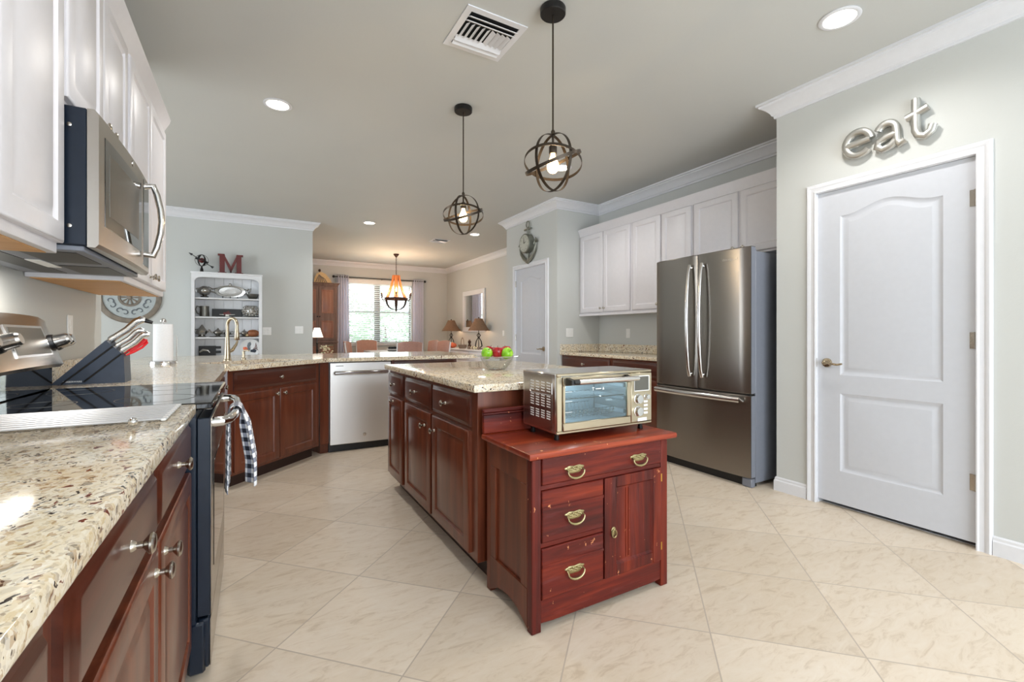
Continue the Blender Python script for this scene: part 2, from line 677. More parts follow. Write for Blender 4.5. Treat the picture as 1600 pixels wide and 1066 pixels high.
def cabinet(name, label, loc, rz, w, depth, z0, z1, mats, doors=(), drawers=(), toe=.1, group=None, knob=None, cat='cabinet', raised=True, under=None, dz=.02, ks=1., toe_in=.075):
    md, mdr, mb_ = mats
    T = thing(name, label, cat, loc, rz, group)
    b = MB().box(0, 0, z0 + toe, w, depth, z1, .002)
    b.build('body', mb_, T)
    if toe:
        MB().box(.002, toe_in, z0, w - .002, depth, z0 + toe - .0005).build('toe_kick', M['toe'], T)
    if under:
        MB().box(.018, .018, z0 - .0025, w - .018, depth - .01, z0 - .0003).build('underside_panel', under, T)
    for (a, b0, c, d, k) in doors:
        D = panel_door(MB(), a, b0, c, d, 0, dz, raised=raised).build('door', md, T)
        if k:
            knob_mb(k[0], -dz + .001, k[1], ks).build('knob', knob or M['nickel'], D)
    for (a, b0, c, d, k) in drawers:
        D = slab_drawer(MB(), a, b0, c, d, 0, dz).build('drawer', mdr, T)
        if k:
            knob_mb(k[0], -dz + .001, k[1], ks).build('knob', knob or M['nickel'], D)
    return T


def sweep(path, prof, closed=False):
    """moulding along a path in plan; room lies to the left of travel; prof: (out, z)"""
    mb = MB()
    n = len(path)
    loops = []
    for i in range(n):
        p = Vector(path[i])
        d0 = (p - Vector(path[i - 1])).normalized() if i > 0 else None
        d1 = (Vector(path[i + 1]) - p).normalized() if i < n - 1 else None
        if d0 is None: d0 = d1
        if d1 is None: d1 = d0
        n0, n1 = Vector((-d0.y, d0.x)), Vector((-d1.y, d1.x))
        m = (n0 + n1)
        m = m / max(1e-6, m.dot(n0)) if m.length > 1e-6 else n0
        loops.append([(p.x + m.x * o, p.y + m.y * o, z) for o, z in prof])
    return mb.loft(loops)


def text_mesh(name, body, size, depth, mat, parent, loc, rot, align='CENTER', sx=1.):
    cu = bpy.data.curves.new(name, 'FONT')
    cu.body = body
    cu.size = size
    cu.extrude = depth
    cu.align_x = align
    cu.align_y = 'CENTER'
    tmp = bpy.data.objects.new(name + '_tmp', cu)
    COL.objects.link(tmp)
    me = bpy.data.meshes.new_from_object(tmp.evaluated_get(bpy.context.evaluated_depsgraph_get()))
    bpy.data.objects.remove(tmp)
    bpy.data.curves.remove(cu)
    me.name = name
    me.materials.clear()
    me.materials.append(mat)
    o = bpy.data.objects.new(name, me)
    COL.objects.link(o)
    o.parent = parent
    o.location = loc
    o.rotation_euler = rot
    o.scale = (sx, 1, 1)
    return o


# ------------------------------------------------------------------ the room
HC = 2.85          # ceiling height
XR, XF = 3.351, 4.038          # wall with the white door; wall behind the fridge
YC, YP, YP2 = 1.951, 4.737, 6.06
YL, YD, XD, XL = 7.60, 11.25, 4.43, -.82

struct(MB().box(-4.7, -2.7, -.08, 4.9, 11.6, 0).build('floor', M['floor']))
struct(MB().box(-4.7, -2.7, HC, 4.9, 11.6, HC + .08).build('ceiling', M['ceil']))
struct(MB().box(XL - .12, -2.6, 0, XL, 3.70, HC).build('wall_left', M['wall']))
# wall with the white door: opening 0.885 .. 1.675, 2.105 high
D0, D1, DH = .883, 1.677, 2.108
w = MB()
w.box(XR, -2.6, 0, XR + .12, D0 - .002, HC)
w.box(XR, D1 + .002, 0, XR + .12, YC, HC)
w.box(XR, D0 - .002, DH, XR + .12, D1 + .002, HC)
w.box(XR + .12, YC - .12, 0, XF + .12, YC, HC)
struct(w.build('wall_right', M['wall']))
struct(MB().box(XF, YC, 0, XF + .12, YP, HC).build('wall_fridge', M['wall']))
# block with the second white door
P0, P1, PH = 4.985, 5.795, 2.085
w = MB()
w.box(XR, YP, 0, XR + .12, P0 - .002, HC)
w.box(XR, P1 + .002, 0, XR + .12, YP2, HC)
w.box(XR, P0 - .002, PH, XR + .12, P1 + .002, HC)
w.box(XR + .12, YP, 0, 4.55, YP + .12, HC)
w.box(XR + .12, YP2 - .12, 0, 4.55, YP2, HC)
struct(w.build('wall_pantry', M['wall']))
struct(MB().box(XD, YP2, 0, XD + .12, YD + .12, HC).build('wall_dining_right', M['wall']))
# far wall of the dining room with its window opening
WX0, WX1, WZ0, WZ1 = 1.90, 3.46, .90, 2.40
w = MB()
w.box(.6, YD, 0, WX0, YD + .12, HC)
w.box(WX1, YD, 0, XD, YD + .12, HC)
w.box(WX0, YD, 0, WX1, YD + .12, WZ0)
w.box(WX0, YD, WZ1, WX1, YD + .12, HC)
struct(w.build('wall_dining_far', M['wall']))
struct(MB().box(.6, YL + .12, 0, .72, YD, HC).build('wall_dining_left', M['wall']))
struct(MB().box(-4.6, YL, 0, .79, YL + .12, HC).build('wall_far', M['wall']))
# breakfast side wall and rear wall, each with an unseen opening added to let light in
w = MB()
w.box(-4.6, 1.2, 0, -4.48, 2.6, HC)
w.box(-4.6, 6.2, 0, -4.48, YL, HC)
w.box(-4.6, 2.6, 2.5, -4.48, 6.2, HC)
w.box(-4.6, 2.6, 0, -4.48, 6.2, .3)
w.box(-4.48, 1.2, 0, XL - .12, 1.32, HC)
struct(w.build('wall_breakfast', M['wall']))
w = MB()
w.box(XL - .12, -2.6, 0, -.1, -2.48, HC)
w.box(2.9, -2.6, 0, XR + .12, -2.48, HC)
w.box(-.1, -2.6, 2.45, 2.9, -2.48, HC)
struct(w.build('wall_rear', M['wall']))

CROWN = [(0, -.115), (.012, -.115), (.014, -.098), (.024, -.092), (.03, -.078), (.05, -.052), (.074, -.034), (.084, -.03), (.087, -.018), (.1, -.016), (.1, 0), (0, 0)]
CP = [(o, HC + z) for o, z in CROWN]
struct(sweep([(XR, -2.5), (XR, YC), (XF, YC), (XF, YP), (XR, YP), (XR, YP2), (XD, YP2), (XD, YD), (.72, YD)], CP).build('trim_1', M['trim'], None, 30))
struct(sweep([(.79, YL + .12), (.79, YL), (-4.4, YL)], CP).build('trim_2', M['trim'], None, 30))
struct(sweep([(XL - .1, 3.70), (XL, 3.70), (XL, -2.4)][1:], CP).build('trim_3', M['trim'], None, 30))
BASE = [(0, 0), (.014, 0), (.014, .072), (.009, .08), (.009, .092), (.004, .1), (0, .1)]
struct(sweep([(XR, -2.5), (XR, D0 - .062)], BASE).build('baseboard_right', M['trim'], None, 30))
struct(sweep([(XR, D1 + .062), (XR, YC), (XR + .25, YC)], BASE).build('baseboard_corner', M['trim'], None, 30))
struct(sweep([(XR, P1 + .07), (XR, YP2), (XD, YP2), (XD, YD), (.72, YD)], BASE).build('baseboard_dining', M['trim'], None, 30))
struct(sweep([(.79, YL + .12), (.79, YL), (-4.4, YL)], BASE).build('baseboard_far', M['trim'], None, 30))


# ------------------------------------------------------------------ doors
def lever(parent, x, z, y, dirx):
    """brass-nickel lever set on the face at -y; the lever points along dirx"""
    r = MB().lathe([(.031, 0), (.031, -.006), (.027, -.012), (.012, -.014), (.011, -.045), (.013, -.047), (.008, -.052)], (x, y, z), 24, 'y')
    pts = [(x, y - .045, z), (x + dirx * .02, y - .05, z + .002), (x + dirx * .05, y - .05, z - .004), (x + dirx * .08, y - .046, z - .008), (x + dirx * .108, y - .042, z - .001)]
    r.tube(pts, [.009, .0085, .0075, .007, .006], 10)
    return r.build('door_handle', M['bronze'], parent)


def white_door(name, loc, w, h, hinge_side, gap, arch):
    """moulded two-panel arch-top door; local x from its own edge, front looks to -y"""
    D = struct(bpy.data.objects.new(name, None))
    COL.objects.link(D)
    D.location = loc
    D.rotation_euler = (0, 0, -PI / 2)
    y0, y1 = .008, .043                      # slab front and back
    sx0, sx1 = w * .176, w * .824
    z_lo0, z_lo1 = .245 * h / 2.1, .758 * h / 2.1
    z_up0, z_up1 = .878 * h / 2.1, 1.925 * h / 2.1
    N = 25
    rise = arch

    def top(u):                                # arched head of the upper panel, flat at the shoulders
        return rise * (.5 - .5 * math.cos(2 * PI * min(max((u - .06) / .88, 0), 1)))
    mb = MB()
    # face strips around the panels
    mb.add(rect(0, gap, sx0, h, y0), [(0, 1, 2, 3)])
    mb.add(rect(sx1, gap, w, h, y0), [(0, 1, 2, 3)])
    mb.add(rect(sx0, gap, sx1, z_lo0, y0), [(0, 1, 2, 3)])
    mb.add(rect(sx0, z_lo1, sx1, z_up0, y0), [(0, 1, 2, 3)])
    us = [i / (N - 1) for i in range(N)]
    xs = [sx0 + (sx1 - sx0) * u for u in us]
    lowv = [(x, y0, z_up1 + top(u)) for x, u in zip(xs, us)]
    hiv = [(x, y0, h) for x in xs]
    mb.add(lowv + hiv, [(i, i + 1, N + i + 1, N + i) for i in range(N - 1)])
    # slab sides and back
    mb.add([(0, y0, gap), (w, y0, gap), (w, y0, h), (0, y0, h), (0, y1, gap), (w, y1, gap), (w, y1, h), (0, y1, h)],
           [(0, 4, 5, 1), (1, 5, 6, 2), (2, 6, 7, 3), (3, 7, 4, 0), (4, 7, 6, 5)])

    def loops(z0, z1, archf):
        out = []
        for i, d in ((0, 0), (.004, .003), (.018, .009), (.026, .009), (.046, .002), (.05, .0015)):
            L = [(sx0 + i, y0 + d, z0 + i), (sx1 - i, y0 + d, z0 + i)]
            for u in reversed(us):
                L.append((sx0 + i + (sx1 - sx0 - 2 * i) * u, y0 + d, z1 - i + (archf(u))))
            out.append(L)
        return out
    mb.loft(loops(z_lo0, z_lo1, lambda u: 0.), False, True)
    mb.loft(loops(z_up0, z_up1, top), False, True)
    mb.build('slab', M['door'], D, 25)
    return D


CAS = [(0, 0), (0, -.018), (.006, -.019), (.012, -.014), (.03, -.012), (.038, -.017), (.05, -.019), (.058, -.012), (.06, 0)]


def casing(D, w, h, cw):
    prof = [(o / .06 * cw, y) for o, y in CAS]
    loops = []
    for corner in ((0, 0), (0, h), (w, h), (w, 0)):
        L = []
        for o, y in prof:
            x = corner[0] + (-o if corner[0] == 0 else o)
            z = corner[1] + (o if corner[1] else 0)
            L.append((x, y, z))
        loops.append(L)
    MB().loft(loops).build('door_casing', M['trim'], D, 30)
    j = MB()
    j.box(-.001, 0, 0, .004, .11, h)
    j.box(w - .004, 0, 0, w + .001, .11, h)
    j.box(0, 0, h - .004, w, .11, h + .001)
    j.box(.004, .05, 0, w - .004, .11, .002)
    j.build('door_jamb', M['trim'], D)


d1 = white_door('door_1', (XR, D1, 0), D1 - D0, DH - .006, 1, .03, .055)
casing(d1, D1 - D0, DH, .062)
lever(d1, .062, .956, .008, 1)
for hz_ in (1.88, 1.115, .352):
    h = MB().cyl((D1 - D0 - .004, .002, hz_ - .045), (D1 - D0 - .004, .002, hz_ + .045), .007, None, 10)
    h.box(D1 - D0 - .03, .0055, hz_ - .044, D1 - D0 - .005, .0079, hz_ + .044)
    h.build('hinge', M['nickel'], d1)
MB().box(.0, -.001, .925, .003, .012, .985).build('strike_plate', M['nickel'], d1)
struct(MB().box(XR + .121, D0 - .1, 0, XR + .14, D1 + .1, DH + .1).build('shade_behind_door', M['dark']))  # near-black sheet painting the darkness behind the door

d2 = white_door('door_2', (XR, P1, 0), P1 - P0, PH - .006, 0, .02, .05)
casing(d2, P1 - P0, PH, .062)
lever(d2, P1 - P0 - .07, .95, .008, -1)
for hz_ in (1.88, 1.1, .3):
    h = MB().cyl((.004, .002, hz_ - .045), (.004, .002, hz_ + .045), .007, None, 10)
    h.build('hinge', M['nickel'], d2)


# ------------------------------------------------------------------ dining room window
Wn = bpy.data.objects.new('window_1', None)
COL.objects.link(Wn)
struct(Wn)
Wn.location = (WX0, YD, WZ0)
ww, wh = WX1 - WX0, WZ1 - WZ0
f = MB()
f.box(0, .06, 0, .035, .11, wh)
f.box(ww - .035, .06, 0, ww, .11, wh)
f.box(0, .06, 0, ww, .11, .035)
f.box(0, .06, wh - .035, ww, .11, wh)
f.box(ww * .468 - .068, .055, 0, ww * .468 + .068, .11, wh)
f.box(0, .06, wh * .512 - .024, ww, .105, wh * .512 + .024)
f.build('window_frame', M['dkframe'], Wn)
MB().box(.01, .084, .01, ww - .01, .088, wh - .01).build('window_pane', M['winglass'], Wn)
MB().box(-.03, -.05, -.03, ww + .03, .06, 0, .004).build('window_sill', M['trim'], Wn)

# ================================================================== kitchen, stove side
ZC, ZB = .92, .884          # countertop top and underside
CH = (M['cherry'], M['cherryd'], M['cherry'])
WH = (M['wcab'], M['wcab'], M['wcab'])

# --- base cabinets below the front counter (fronts look to +x; local x runs along +y)
XFACE = -.195


cabinet('base_cabinet', 'cherry base cabinet with two drawers over two doors, next to the stove', (XFACE, .66, 0), 90, 1.155, .61, 0, ZB, CH,
        [(.03, .125, .55, .70, (.51, .66)), (.575, .125, 1.14, .70, (.62, .66))],
        [(.03, .725, .55, .862, (.30, .80)), (.575, .725, 1.14, .862, (.835, .80))], ks=1.05)
cabinet('base_cabinet', 'cherry base cabinet with plain drawer front at the open end of the granite counter', (XFACE, -.2, 0), 90, .858, .61, 0, ZB, CH,
        [(.03, .125, .415, .70, (.37, .66)), (.435, .125, .83, .70, (.46, .66))], [(.03, .725, .83, .862, None)])
cabinet('base_cabinet', 'cherry corner base cabinet between the stove and the angled sink cabinet', (XFACE, 2.605, 0), 90, 1.24, .61, 0, ZB, CH,
        [(.03, .125, .58, .70, (.08, .66)), (.60, .125, 1.18, .70, (.65, .66))], [(.03, .725, .58, .862, (.3, .80)), (.60, .725, 1.18, .862, (.9, .80))])


def slab(mb, poly, z0, z1, e=.006):
    """counter slab with softened upper and lower edges; poly counter-clockwise"""
    n = len(poly)

    def off(d):
        out = []
        for i in range(n):
            p, a, b = Vector(poly[i]), Vector(poly[i - 1]), Vector(poly[(i + 1) % n])
            d0, d1_ = (p - a).normalized(), (b - p).normalized()
            n0, n1 = Vector((-d0.y, d0.x)), Vector((-d1_.y, d1_.x))
            m = n0 + n1
            m = m / m.dot(n0)
            out.append(p + m * d)
        return out
    L = [(e, z0), (e * .3, z0 + e * .3), (0, z0 + e), (0, z1 - e), (e * .3, z1 - e * .3), (e, z1)]
    return mb.loft([[(q.x, q.y, z) for q in off(d)] for d, z in L])


g = MB()
slab(g, [(XL + .002, -.15), (-.165, -.15), (-.165, 1.812), (XL + .002, 1.812)], ZB, ZC)
g.box(XL + .001, -.15, ZC - .002, XL + .021, 1.812, 1.02, .002)
tag(g.build('granite_countertop', M['granite'], None, 30), 'speckled cream granite countertop in front of the stove under the striped rack', 'countertop')

# corner and peninsula counter with the sink let in
PXE, PYB = 2.16, 5.78
SK = Vector((.015, 4.40))             # sink centre
u45, v45 = Vector((.7071, .7071)), Vector((-.7071, .7071))
sw, sd = .36, .215


def sk(a, b):
    q = SK + u45 * a + v45 * b
    return (q.x, q.y)


T = thing('peninsula_countertop', 'speckled granite countertop running from the stove round the corner sink and along the peninsula', 'countertop', (0, 0, 0))
g = MB()
outer = [(XL + .002, 2.612), (-.165, 2.612), (-.165, 3.80), (.615, 4.58), (PXE, 4.58), (PXE, PYB), (-.93, PYB), (-.93, 3.72), (XL + .002, 3.72)]
hole = [sk(-sw, -sd), sk(sw, -sd), sk(sw, sd), sk(-sw, sd)]


def hole_counter(z, e=0.):
    """bmesh fill of the outline minus the sink cut-out"""
    bm = bmesh.new()
    es = []
    for P in (outer, hole):
        vs = [bm.verts.new((x, y, z)) for x, y in P]
        es += [bm.edges.new((vs[i], vs[(i + 1) % len(vs)])) for i in range(len(vs))]
    bmesh.ops.triangle_fill(bm, use_beauty=True, use_dissolve=False, edges=es)
    bm.verts.index_update()
    r = ([v.co[:] for v in bm.verts], [[v.index for v in f_.verts] for f_ in bm.faces])
    bm.free()
    return r


for z in (ZB, ZC):
    vs, fs = hole_counter(z)
    g.add(vs, fs)
for P in (outer, hole):
    g.loft([[(x, y, ZB) for x, y in P], [(x, y, ZC) for x, y in P]], False, False)
g.build('granite_slab', M['granite'], T, 30)
MB().box(XL + .001, 2.612, ZC + .0004, XL + .021, 3.695, 1.02, .002).build('backsplash', M['granite'], T, 30)

# undermount sink
L = []
for e, z in ((.012, ZB - .0006), (-.0005, ZB - .0006), (.004, ZB - .02), (.012, .73), (.05, .71)):
    L.append([(*sk(-(sw - e), -(sd - e)), z), (*sk(sw - e, -(sd - e)), z), (*sk(sw - e, sd - e), z), (*sk(-(sw - e), sd - e), z)])
S_ = MB().loft(L, False, True)
tag(S_.build('kitchen_sink', M['steelb'], None, 30), 'stainless undermount sink let into the corner granite in front of the tall faucet', 'sink')

# faucet: high arc with pull-down head
fx, fy = -.20, 4.70
T = thing('kitchen_faucet', 'tall champagne gooseneck faucet with pull-down head at the corner sink', 'faucet', (fx, fy, ZC))
dv = Vector((.62, -.78)).normalized()
MB().lathe([(.033, 0), (.033, .006), (.027, .012), (.024, .05), (.021, .1), (.018, .16), (.0165, .2)], (0, 0, 0), 20).build('body', M['bronze'], T)
pts = [(0, 0, .2)]
R = .06
for i in range(11):
    a = PI - PI * i / 10
    pts.append((dv.x * (R + R * math.cos(a)), dv.y * (R + R * math.cos(a)), .305 + R * math.sin(a)))
pts.append((dv.x * 2 * R, dv.y * 2 * R, .27))
MB().tube(pts, .0135, 12).build('spout', M['bronze'], T)
MB().lathe([(.0175, .175), (.021, .18), (.02, .215), (.0165, .25), (.015, .275)], (dv.x * 2 * R, dv.y * 2 * R, 0), 18).build('spray_head', M['bronze'], T)
MB().tube([(0, 0, .07), (.035, .02, .085), (.065, .04, .135), (.075, .046, .17)], [.016, .015, .011, .008], 12).build('lever', M['bronze'], T)
T = thing('soap_dispenser', 'short champagne soap dispenser pump beside the tall faucet', 'soap dispenser', (-.08, 4.86, ZC))
MB().lathe([(.02, 0), (.02, .006), (.013, .012), (.011, .055), (.009, .075)], (0, 0, 0), 16).build('body', M['bronze'], T)
MB().tube([(0, 0, .07), (.02, -.03, .08), (.045, -.06, .075)], [.009, .008, .006], 10).build('nozzle', M['bronze'], T)

# angled sink cabinet; local x runs along (+1,+1)
cabinet('sink_cabinet', 'cherry corner sink cabinet set at an angle with false drawer and two doors', (-.165, 3.905, 0), 45, .985, .42, 0, ZB, CH,
        [(.045, .125, .482, .70, (.445, .66)), (.49, .125, .935, .70, (.527, .66))], [(.045, .725, .935, .862, (.487, .795))], ks=.9)
f = MB().prism([(.545, 4.63), (.625, 4.655), (.625, 5.2), (.42, 5.0)], 'z', .1, ZB)
f.prism([(.555, 4.70), (.625, 4.71), (.625, 5.2), (.45, 5.0)], 'z', 0, .0998)
tag(f.build('filler_panel', M['cherry'], None), 'narrow cherry filler strip between the sink cabinet and the dishwasher', 'filler panel')

# dishwasher
T = thing('dishwasher', 'stainless steel dishwasher with straight bar handle under the peninsula counter', 'dishwasher', (.63, 4.66, 0))
MB().box(0, .025, .1, .598, .58, ZB - .004).build('tub_casing', M['grey'], T)
MB().box(.004, -.002, .075, .594, .024, .872, .006).build('door', M['steeld'], T)
MB().box(.0, .05, .0, .598, .58, .098).build('toe_kick', M['black'], T)
h = MB().box(.04, -.045, .755, .558, -.022, .79, .009)
h.box(.045, -.024, .76, .075, -.0025, .786, .003)
h.box(.523, -.024, .76, .553, -.0025, .786, .003)
h.build('handle', M['steelb'], T)
MB().box(.06, -.0045, .835, .13, -.0022, .842).build('control_mark', M['pewter'], T)
MB().lathe([(.016, -.0022), (.016, -.004), (.006, -.0045)], (.33, 0, .155), 16, 'y', 1., 1.).build('badge', M['steelb'], T)

# peninsula cabinet right of the dishwasher with its end panel and back
cabinet('base_cabinet', 'cherry peninsula cabinet between the dishwasher and the open end of the peninsula', (1.232, 4.68, 0), 0, .72, .6, 0, ZB, CH,
        [(.03, .125, .35, .70, (.31, .66)), (.37, .125, .69, .70, (.41, .66))], [(.03, .725, .69, .862, (.36, .795))])
tag(MB().box(-.60, 5.30, 0, 1.952, 5.42, ZB, .003).build('knee_wall', M['wall'], None), 'painted half wall carrying the bar side of the peninsula counter', 'half wall')

# ------------------------------------------------------------------ range
T = thing('range', 'black and stainless electric range with glass cooktop and raised control panel', 'range', (-.13, 1.826, 0), 90)
RW = .772   # local x 0..RW along +y, local y>0 goes back to the wall, y<0 towards the room
b = MB()
b.box(.0, .035, .05, RW, .665, .895, .003)
b.build('body', M['navy'], T)
sdp = MB()
for x0, x1 in ((.0, .012),):
    sdp.box(x0 - .003, .036, .20, x1, .075, .875, .002)
    sdp.box(x0 - .005, .010, .018, x1 + .02, .06, .19, .008)
    sdp.box(x0 - .0045, .048, .83, x0 - .002, .062, .84)
    sdp.box(x0 - .0045, .048, .812, x0 - .002, .062, .822)
sdp.build('side_trim', M['navy'], T)
MB().box(-.0015, -.012, .897, RW + .0015, .64, .921, .006).build('cooktop', M['blackg'], T)
for cx, cy, r in ((.2, .17, .115), (.57, .17, .1), (.2, .46, .08), (.57, .46, .1)):
    MB().lathe([(r, .9212), (r, .9214), (r - .003, .9214), (r - .003, .9212)], (cx, cy, 0), 48, ring=True).build('burner_ring', M['pewter'], T)
d = MB().box(.004, -.004, .205, RW - .004, .034, .868, .003)
D = d.build('oven_door', M['navy'], T)
MB().box(.006, -.0065, .208, RW - .006, -.0035, .865, .0012).build('door_skin', M['steel'], D)
MB().box(.10, -.0085, .33, RW - .10, -.0062, .70, .001).build('door_window', M['blackg'], D)
h = MB()
hp = [(.055, -.006, .845), (.055, -.035, .846), (.08, -.052, .846), (.18, -.066, .846), (RW / 2, -.074, .846), (RW - .18, -.066, .846), (RW - .08, -.052, .846), (RW - .055, -.035, .846), (RW - .055, -.006, .845)]
h.tube(hp, [.017, .0165, .016, .016, .016, .016, .016, .0165, .017], 14)
h.build('handle', M['chrome'], D)
DW_ = MB().box(.004, -.002, .03, RW - .004, .033, .195, .006).build('drawer', M['navy'], T)
MB().box(.008, -.0045, .034, RW - .008, -.0018, .191, .001).build('drawer_skin', M['steel'], DW_)
ft = MB()
for x in (.05, RW - .05):
    for y in (.09, .6):
        ft.cyl((x, y, 0), (x, y, .051), .016, None, 12)
ft.build('leveling_foot', M['black'], T)
# riser and control panel
MB().box(.0, .60, .9215, RW, .66, 1.04, .004).build('riser', M['blackg'], T)
pan = [(.535, 1.035), (.59, 1.205), (.605, 1.222), (.665, 1.218), (.672, 1.03), (.545, 1.022)]
b = MB()
N = 9
loops = []
for i in range(N):
    q = i / (N - 1)
    x = RW * q
    sag = .018 * (2 * q - 1) ** 2
    k = .012 if i in (0, N - 1) else 0
    loops.append([(x, y + sag + (k if y < .6 else 0), z - (.010 if (i in (0, N - 1) and z > 1.1) else 0) - sag * .5) for y, z in pan])
PB = b.loft(loops).build('control_panel', M['steel'], T, 30)
sl = math.atan2(.055, .17)          # lean of the panel face


def on_panel(x, t, out):
    """point on the panel face: x along it, t 0..1 up it, out towards the room"""
    q = x / RW
    sag = .018 * (2 * q - 1) ** 2
    return (x, .535 + .055 * t + sag - out * math.cos(sl), 1.035 + .17 * t + out * math.sin(sl) - sag * .5)


dsp = MB()
dsp.loft([[on_panel(.28, .2, o), on_panel(.60, .2, o), on_panel(.60, .86, o), on_panel(.28, .86, o)] for o in (-.004, .0035)])
dsp.build('display_frame', M['steelb'], PB, 20)
dsp = MB()
dsp.loft([[on_panel(.29, .25, o), on_panel(.59, .25, o), on_panel(.585, .81, o), on_panel(.295, .81, o)] for o in (.003, .0045)])
dsp.build('display', M['pewter'], PB, 20)
for x in (.075, .20, .66, .725):
    kb = MB()
    c0, c1, c2, c3 = (on_panel(x, .5, o) for o in (0, .012, .014, .05))
    kb.cyl(c0, c1, .033, .03, 22)
    kb.build('knob_collar', M['black'], PB)
    kb = MB().cyl(c2, c3, .027, .024, 22)
    p = [Vector(on_panel(x, .5, o)) for o in (.05, .058)]
    kb.cyl(p[0], p[1], .022, .018, 22)
    kb.build('control_knob', M['steelb'], PB)

# gingham towel over the oven handle
tw = MB()
UV = []
nu, nv = 40, 46
zt = .864
vs = []
for j in range(nv + 1):
    t = j / nv * 2 - 1                      # -1 back hem .. 0 fold .. 1 front hem
    for i in range(nu + 1):
        q = i / nu
        s_ = abs(t)
        ln = .30 if t > 0 else .31
        drop = max(0., s_ * ln - .02)
        wdt = .12 + .20 * min(1, drop / .28) ** .8
        if t < 0: wdt *= .85
        y = 2.14 + (q - .5) * wdt + (.015 if t > 0 else -.03) * s_
        fold = .019 * math.sin(q * 2 * PI * 3.0 + (.6 if t > 0 else 2.)) * min(1, drop / .08 + .25)
        ang = t * 8
        if s_ * ln < .04:
            th_ = (t * ln / .04) * PI / 2
            x, z = -.062 + .021 * math.sin(th_) + fold * .3, .847 + .0215 * math.cos(th_)
        else:
            x = -.062 + ((.0215 + .03 * min(1, drop / .2)) if t > 0 else -.024) + fold * (1 if t > 0 else .22)
            if t < 0: x = max(x, -.098)
            z = .847 - drop + .006 * math.sin(q * 9)
        vs.append((x, y, z))
        UV.append((q * .40, t * ln + .5))
fs = []
for j in range(nv):
    for i in range(nu):
        a = j * (nu + 1) + i
        fs.append((a, a + 1, a + nu + 2, a + nu + 1))
tw.add(vs, fs)
tw.UV = UV
o = tw.build('dish_towel', M['gingham'], None, 180)
sm = o.modifiers.new('thickness', 'SOLIDIFY')
sm.thickness = .003
tag(o, 'black and white gingham dish towel hanging over the oven door handle', 'towel')

# roll-up rack on the counter, steel ball beside it
T = thing('roll_up_rack', 'white and steel roll-up drying rack lying flat on the granite before the stove', 'drying rack', (-.485, 1.64, ZC))
for i in range(9):
    y = -.135 + i * .0335
    MB().tube([(-.31, y, .0058), (.285, y, .0058)], .0095, 10, flat=.32, up=(0, 0, 1)).build('rod', M['rackrod'], T)
sp = MB()
for x in (-.30, .272):
    sp.box(x, -.145, .0004, x + .012, .142, .0075, .002)
sp.build('end_strip', M['plastic'], T)
tag(MB().sph((0, 0, .0105), .0105).build('steel_ball', M['chrome'], None), 'small shiny steel ball on the granite beside the striped rack', 'ball', None, (-.262, 1.455, ZC))

# knife block
T = thing('knife_block', 'slanted blue-grey knife block standing on the granite behind the cooktop', 'knife block', (.0, 2.78, ZC))
blk = [(-.79, 0), (-.60, .20), (-.575, .172), (-.568, .165), (-.545, .14), (-.535, .128), (-.53, 0)]
MB().prism(blk, 'y', 0, .125).build('block', M['block'], T)
gv = MB()
ux, uz = -.725, -.69   # direction of the slots down the block
for (px_, pz_, ln) in ((-.5745, .1715, .245), (-.5425, .137, .185)):
    for yy in (-.0012,):
        a = Vector((px_, yy, pz_))
        e = Vector((px_ + ux * ln, yy, max(.003, pz_ + uz * ln)))
        gv.tube([a, e], .004, 6)
gv.build('groove', M['black'], T)
text_mesh('brand_lettering', 'FARBERWARE', .0105, .0004, M['plastic'], T, (-.715, -.0008, .012), (PI / 2, 0, 0))
kd = Vector((.755, 0, .655))            # the way the handles point


def knife(px_, pz_, y, ln, label, th=.011, group=None):
    K = thing('knife', label, 'knife', (px_, 2.78 + y, ZC + pz_), 0, group)
    prp = Vector((-kd.z, 0, kd.x))
    pts = [kd * (.0), kd * .012, kd * (.2 * ln), kd * (.5 * ln) - prp * .003, kd * (.8 * ln) + prp * .004, kd * (.95 * ln) - prp * .002, kd * ln - prp * .012]
    MB().tube(pts, [th * .9, th, th * .85, th * .98, th, th * 1.1, th * .7], 12, flat=.55, up=(0, 1, 0)).build('handle', M['steelb'], K)
    MB().tube([kd * -.02, kd * .004], [th * .6, th * .6], 8).build('blade', M['steel'], K)
    return K


knife(-.598, .199, .062, .165, 'chef knife with the longest steel handle, topmost in the knife block', .0165)
knife(-.573, .169, .045, .13, 'steel-handled carving knife, second down in the knife block', .0125)
knife(-.5515, .1465, .03, .135, 'steel-handled utility knife just above the red shears', .0135)
# dark honing steel behind and red shears
K = thing('honing_steel', 'dark-handled honing steel curving over the top of the knife block', 'honing steel', (-.60, 2.88, ZC + .197))
MB().tube([kd * -.01, kd * .05, kd * .11 + Vector((0, 0, .01)), kd * .15 + Vector((.012, 0, .004)), kd * .17 + Vector((.03, 0, -.022))], [.009, .012, .013, .013, .008], 10).build('handle', M['black'], K)
MB().tube([kd * -.02, kd * .0], .004, 8).build('rod', M['steel'], K)
K = thing('kitchen_shears', 'kitchen shears with bright red handles in the front slot of the knife block', 'scissors', (-.538, 2.83, ZC + .131))
for sg in (-1, 1):
    pr = Vector((-kd.z, 0, kd.x))
    pts = [kd * 0 + pr * .003 * sg, kd * .03 + pr * .012 * sg, kd * .07 + pr * .017 * sg, kd * .1 + pr * .012 * sg, kd * .108, kd * .09 + pr * .004 * sg, kd * .05 + pr * .003 * sg, kd * .02]
    MB().tube(pts, .0055, 8).build('handle', M['red'], K)
MB().tube([kd * -.02, kd * .02], .006, 8).build('blade', M['steel'], K)

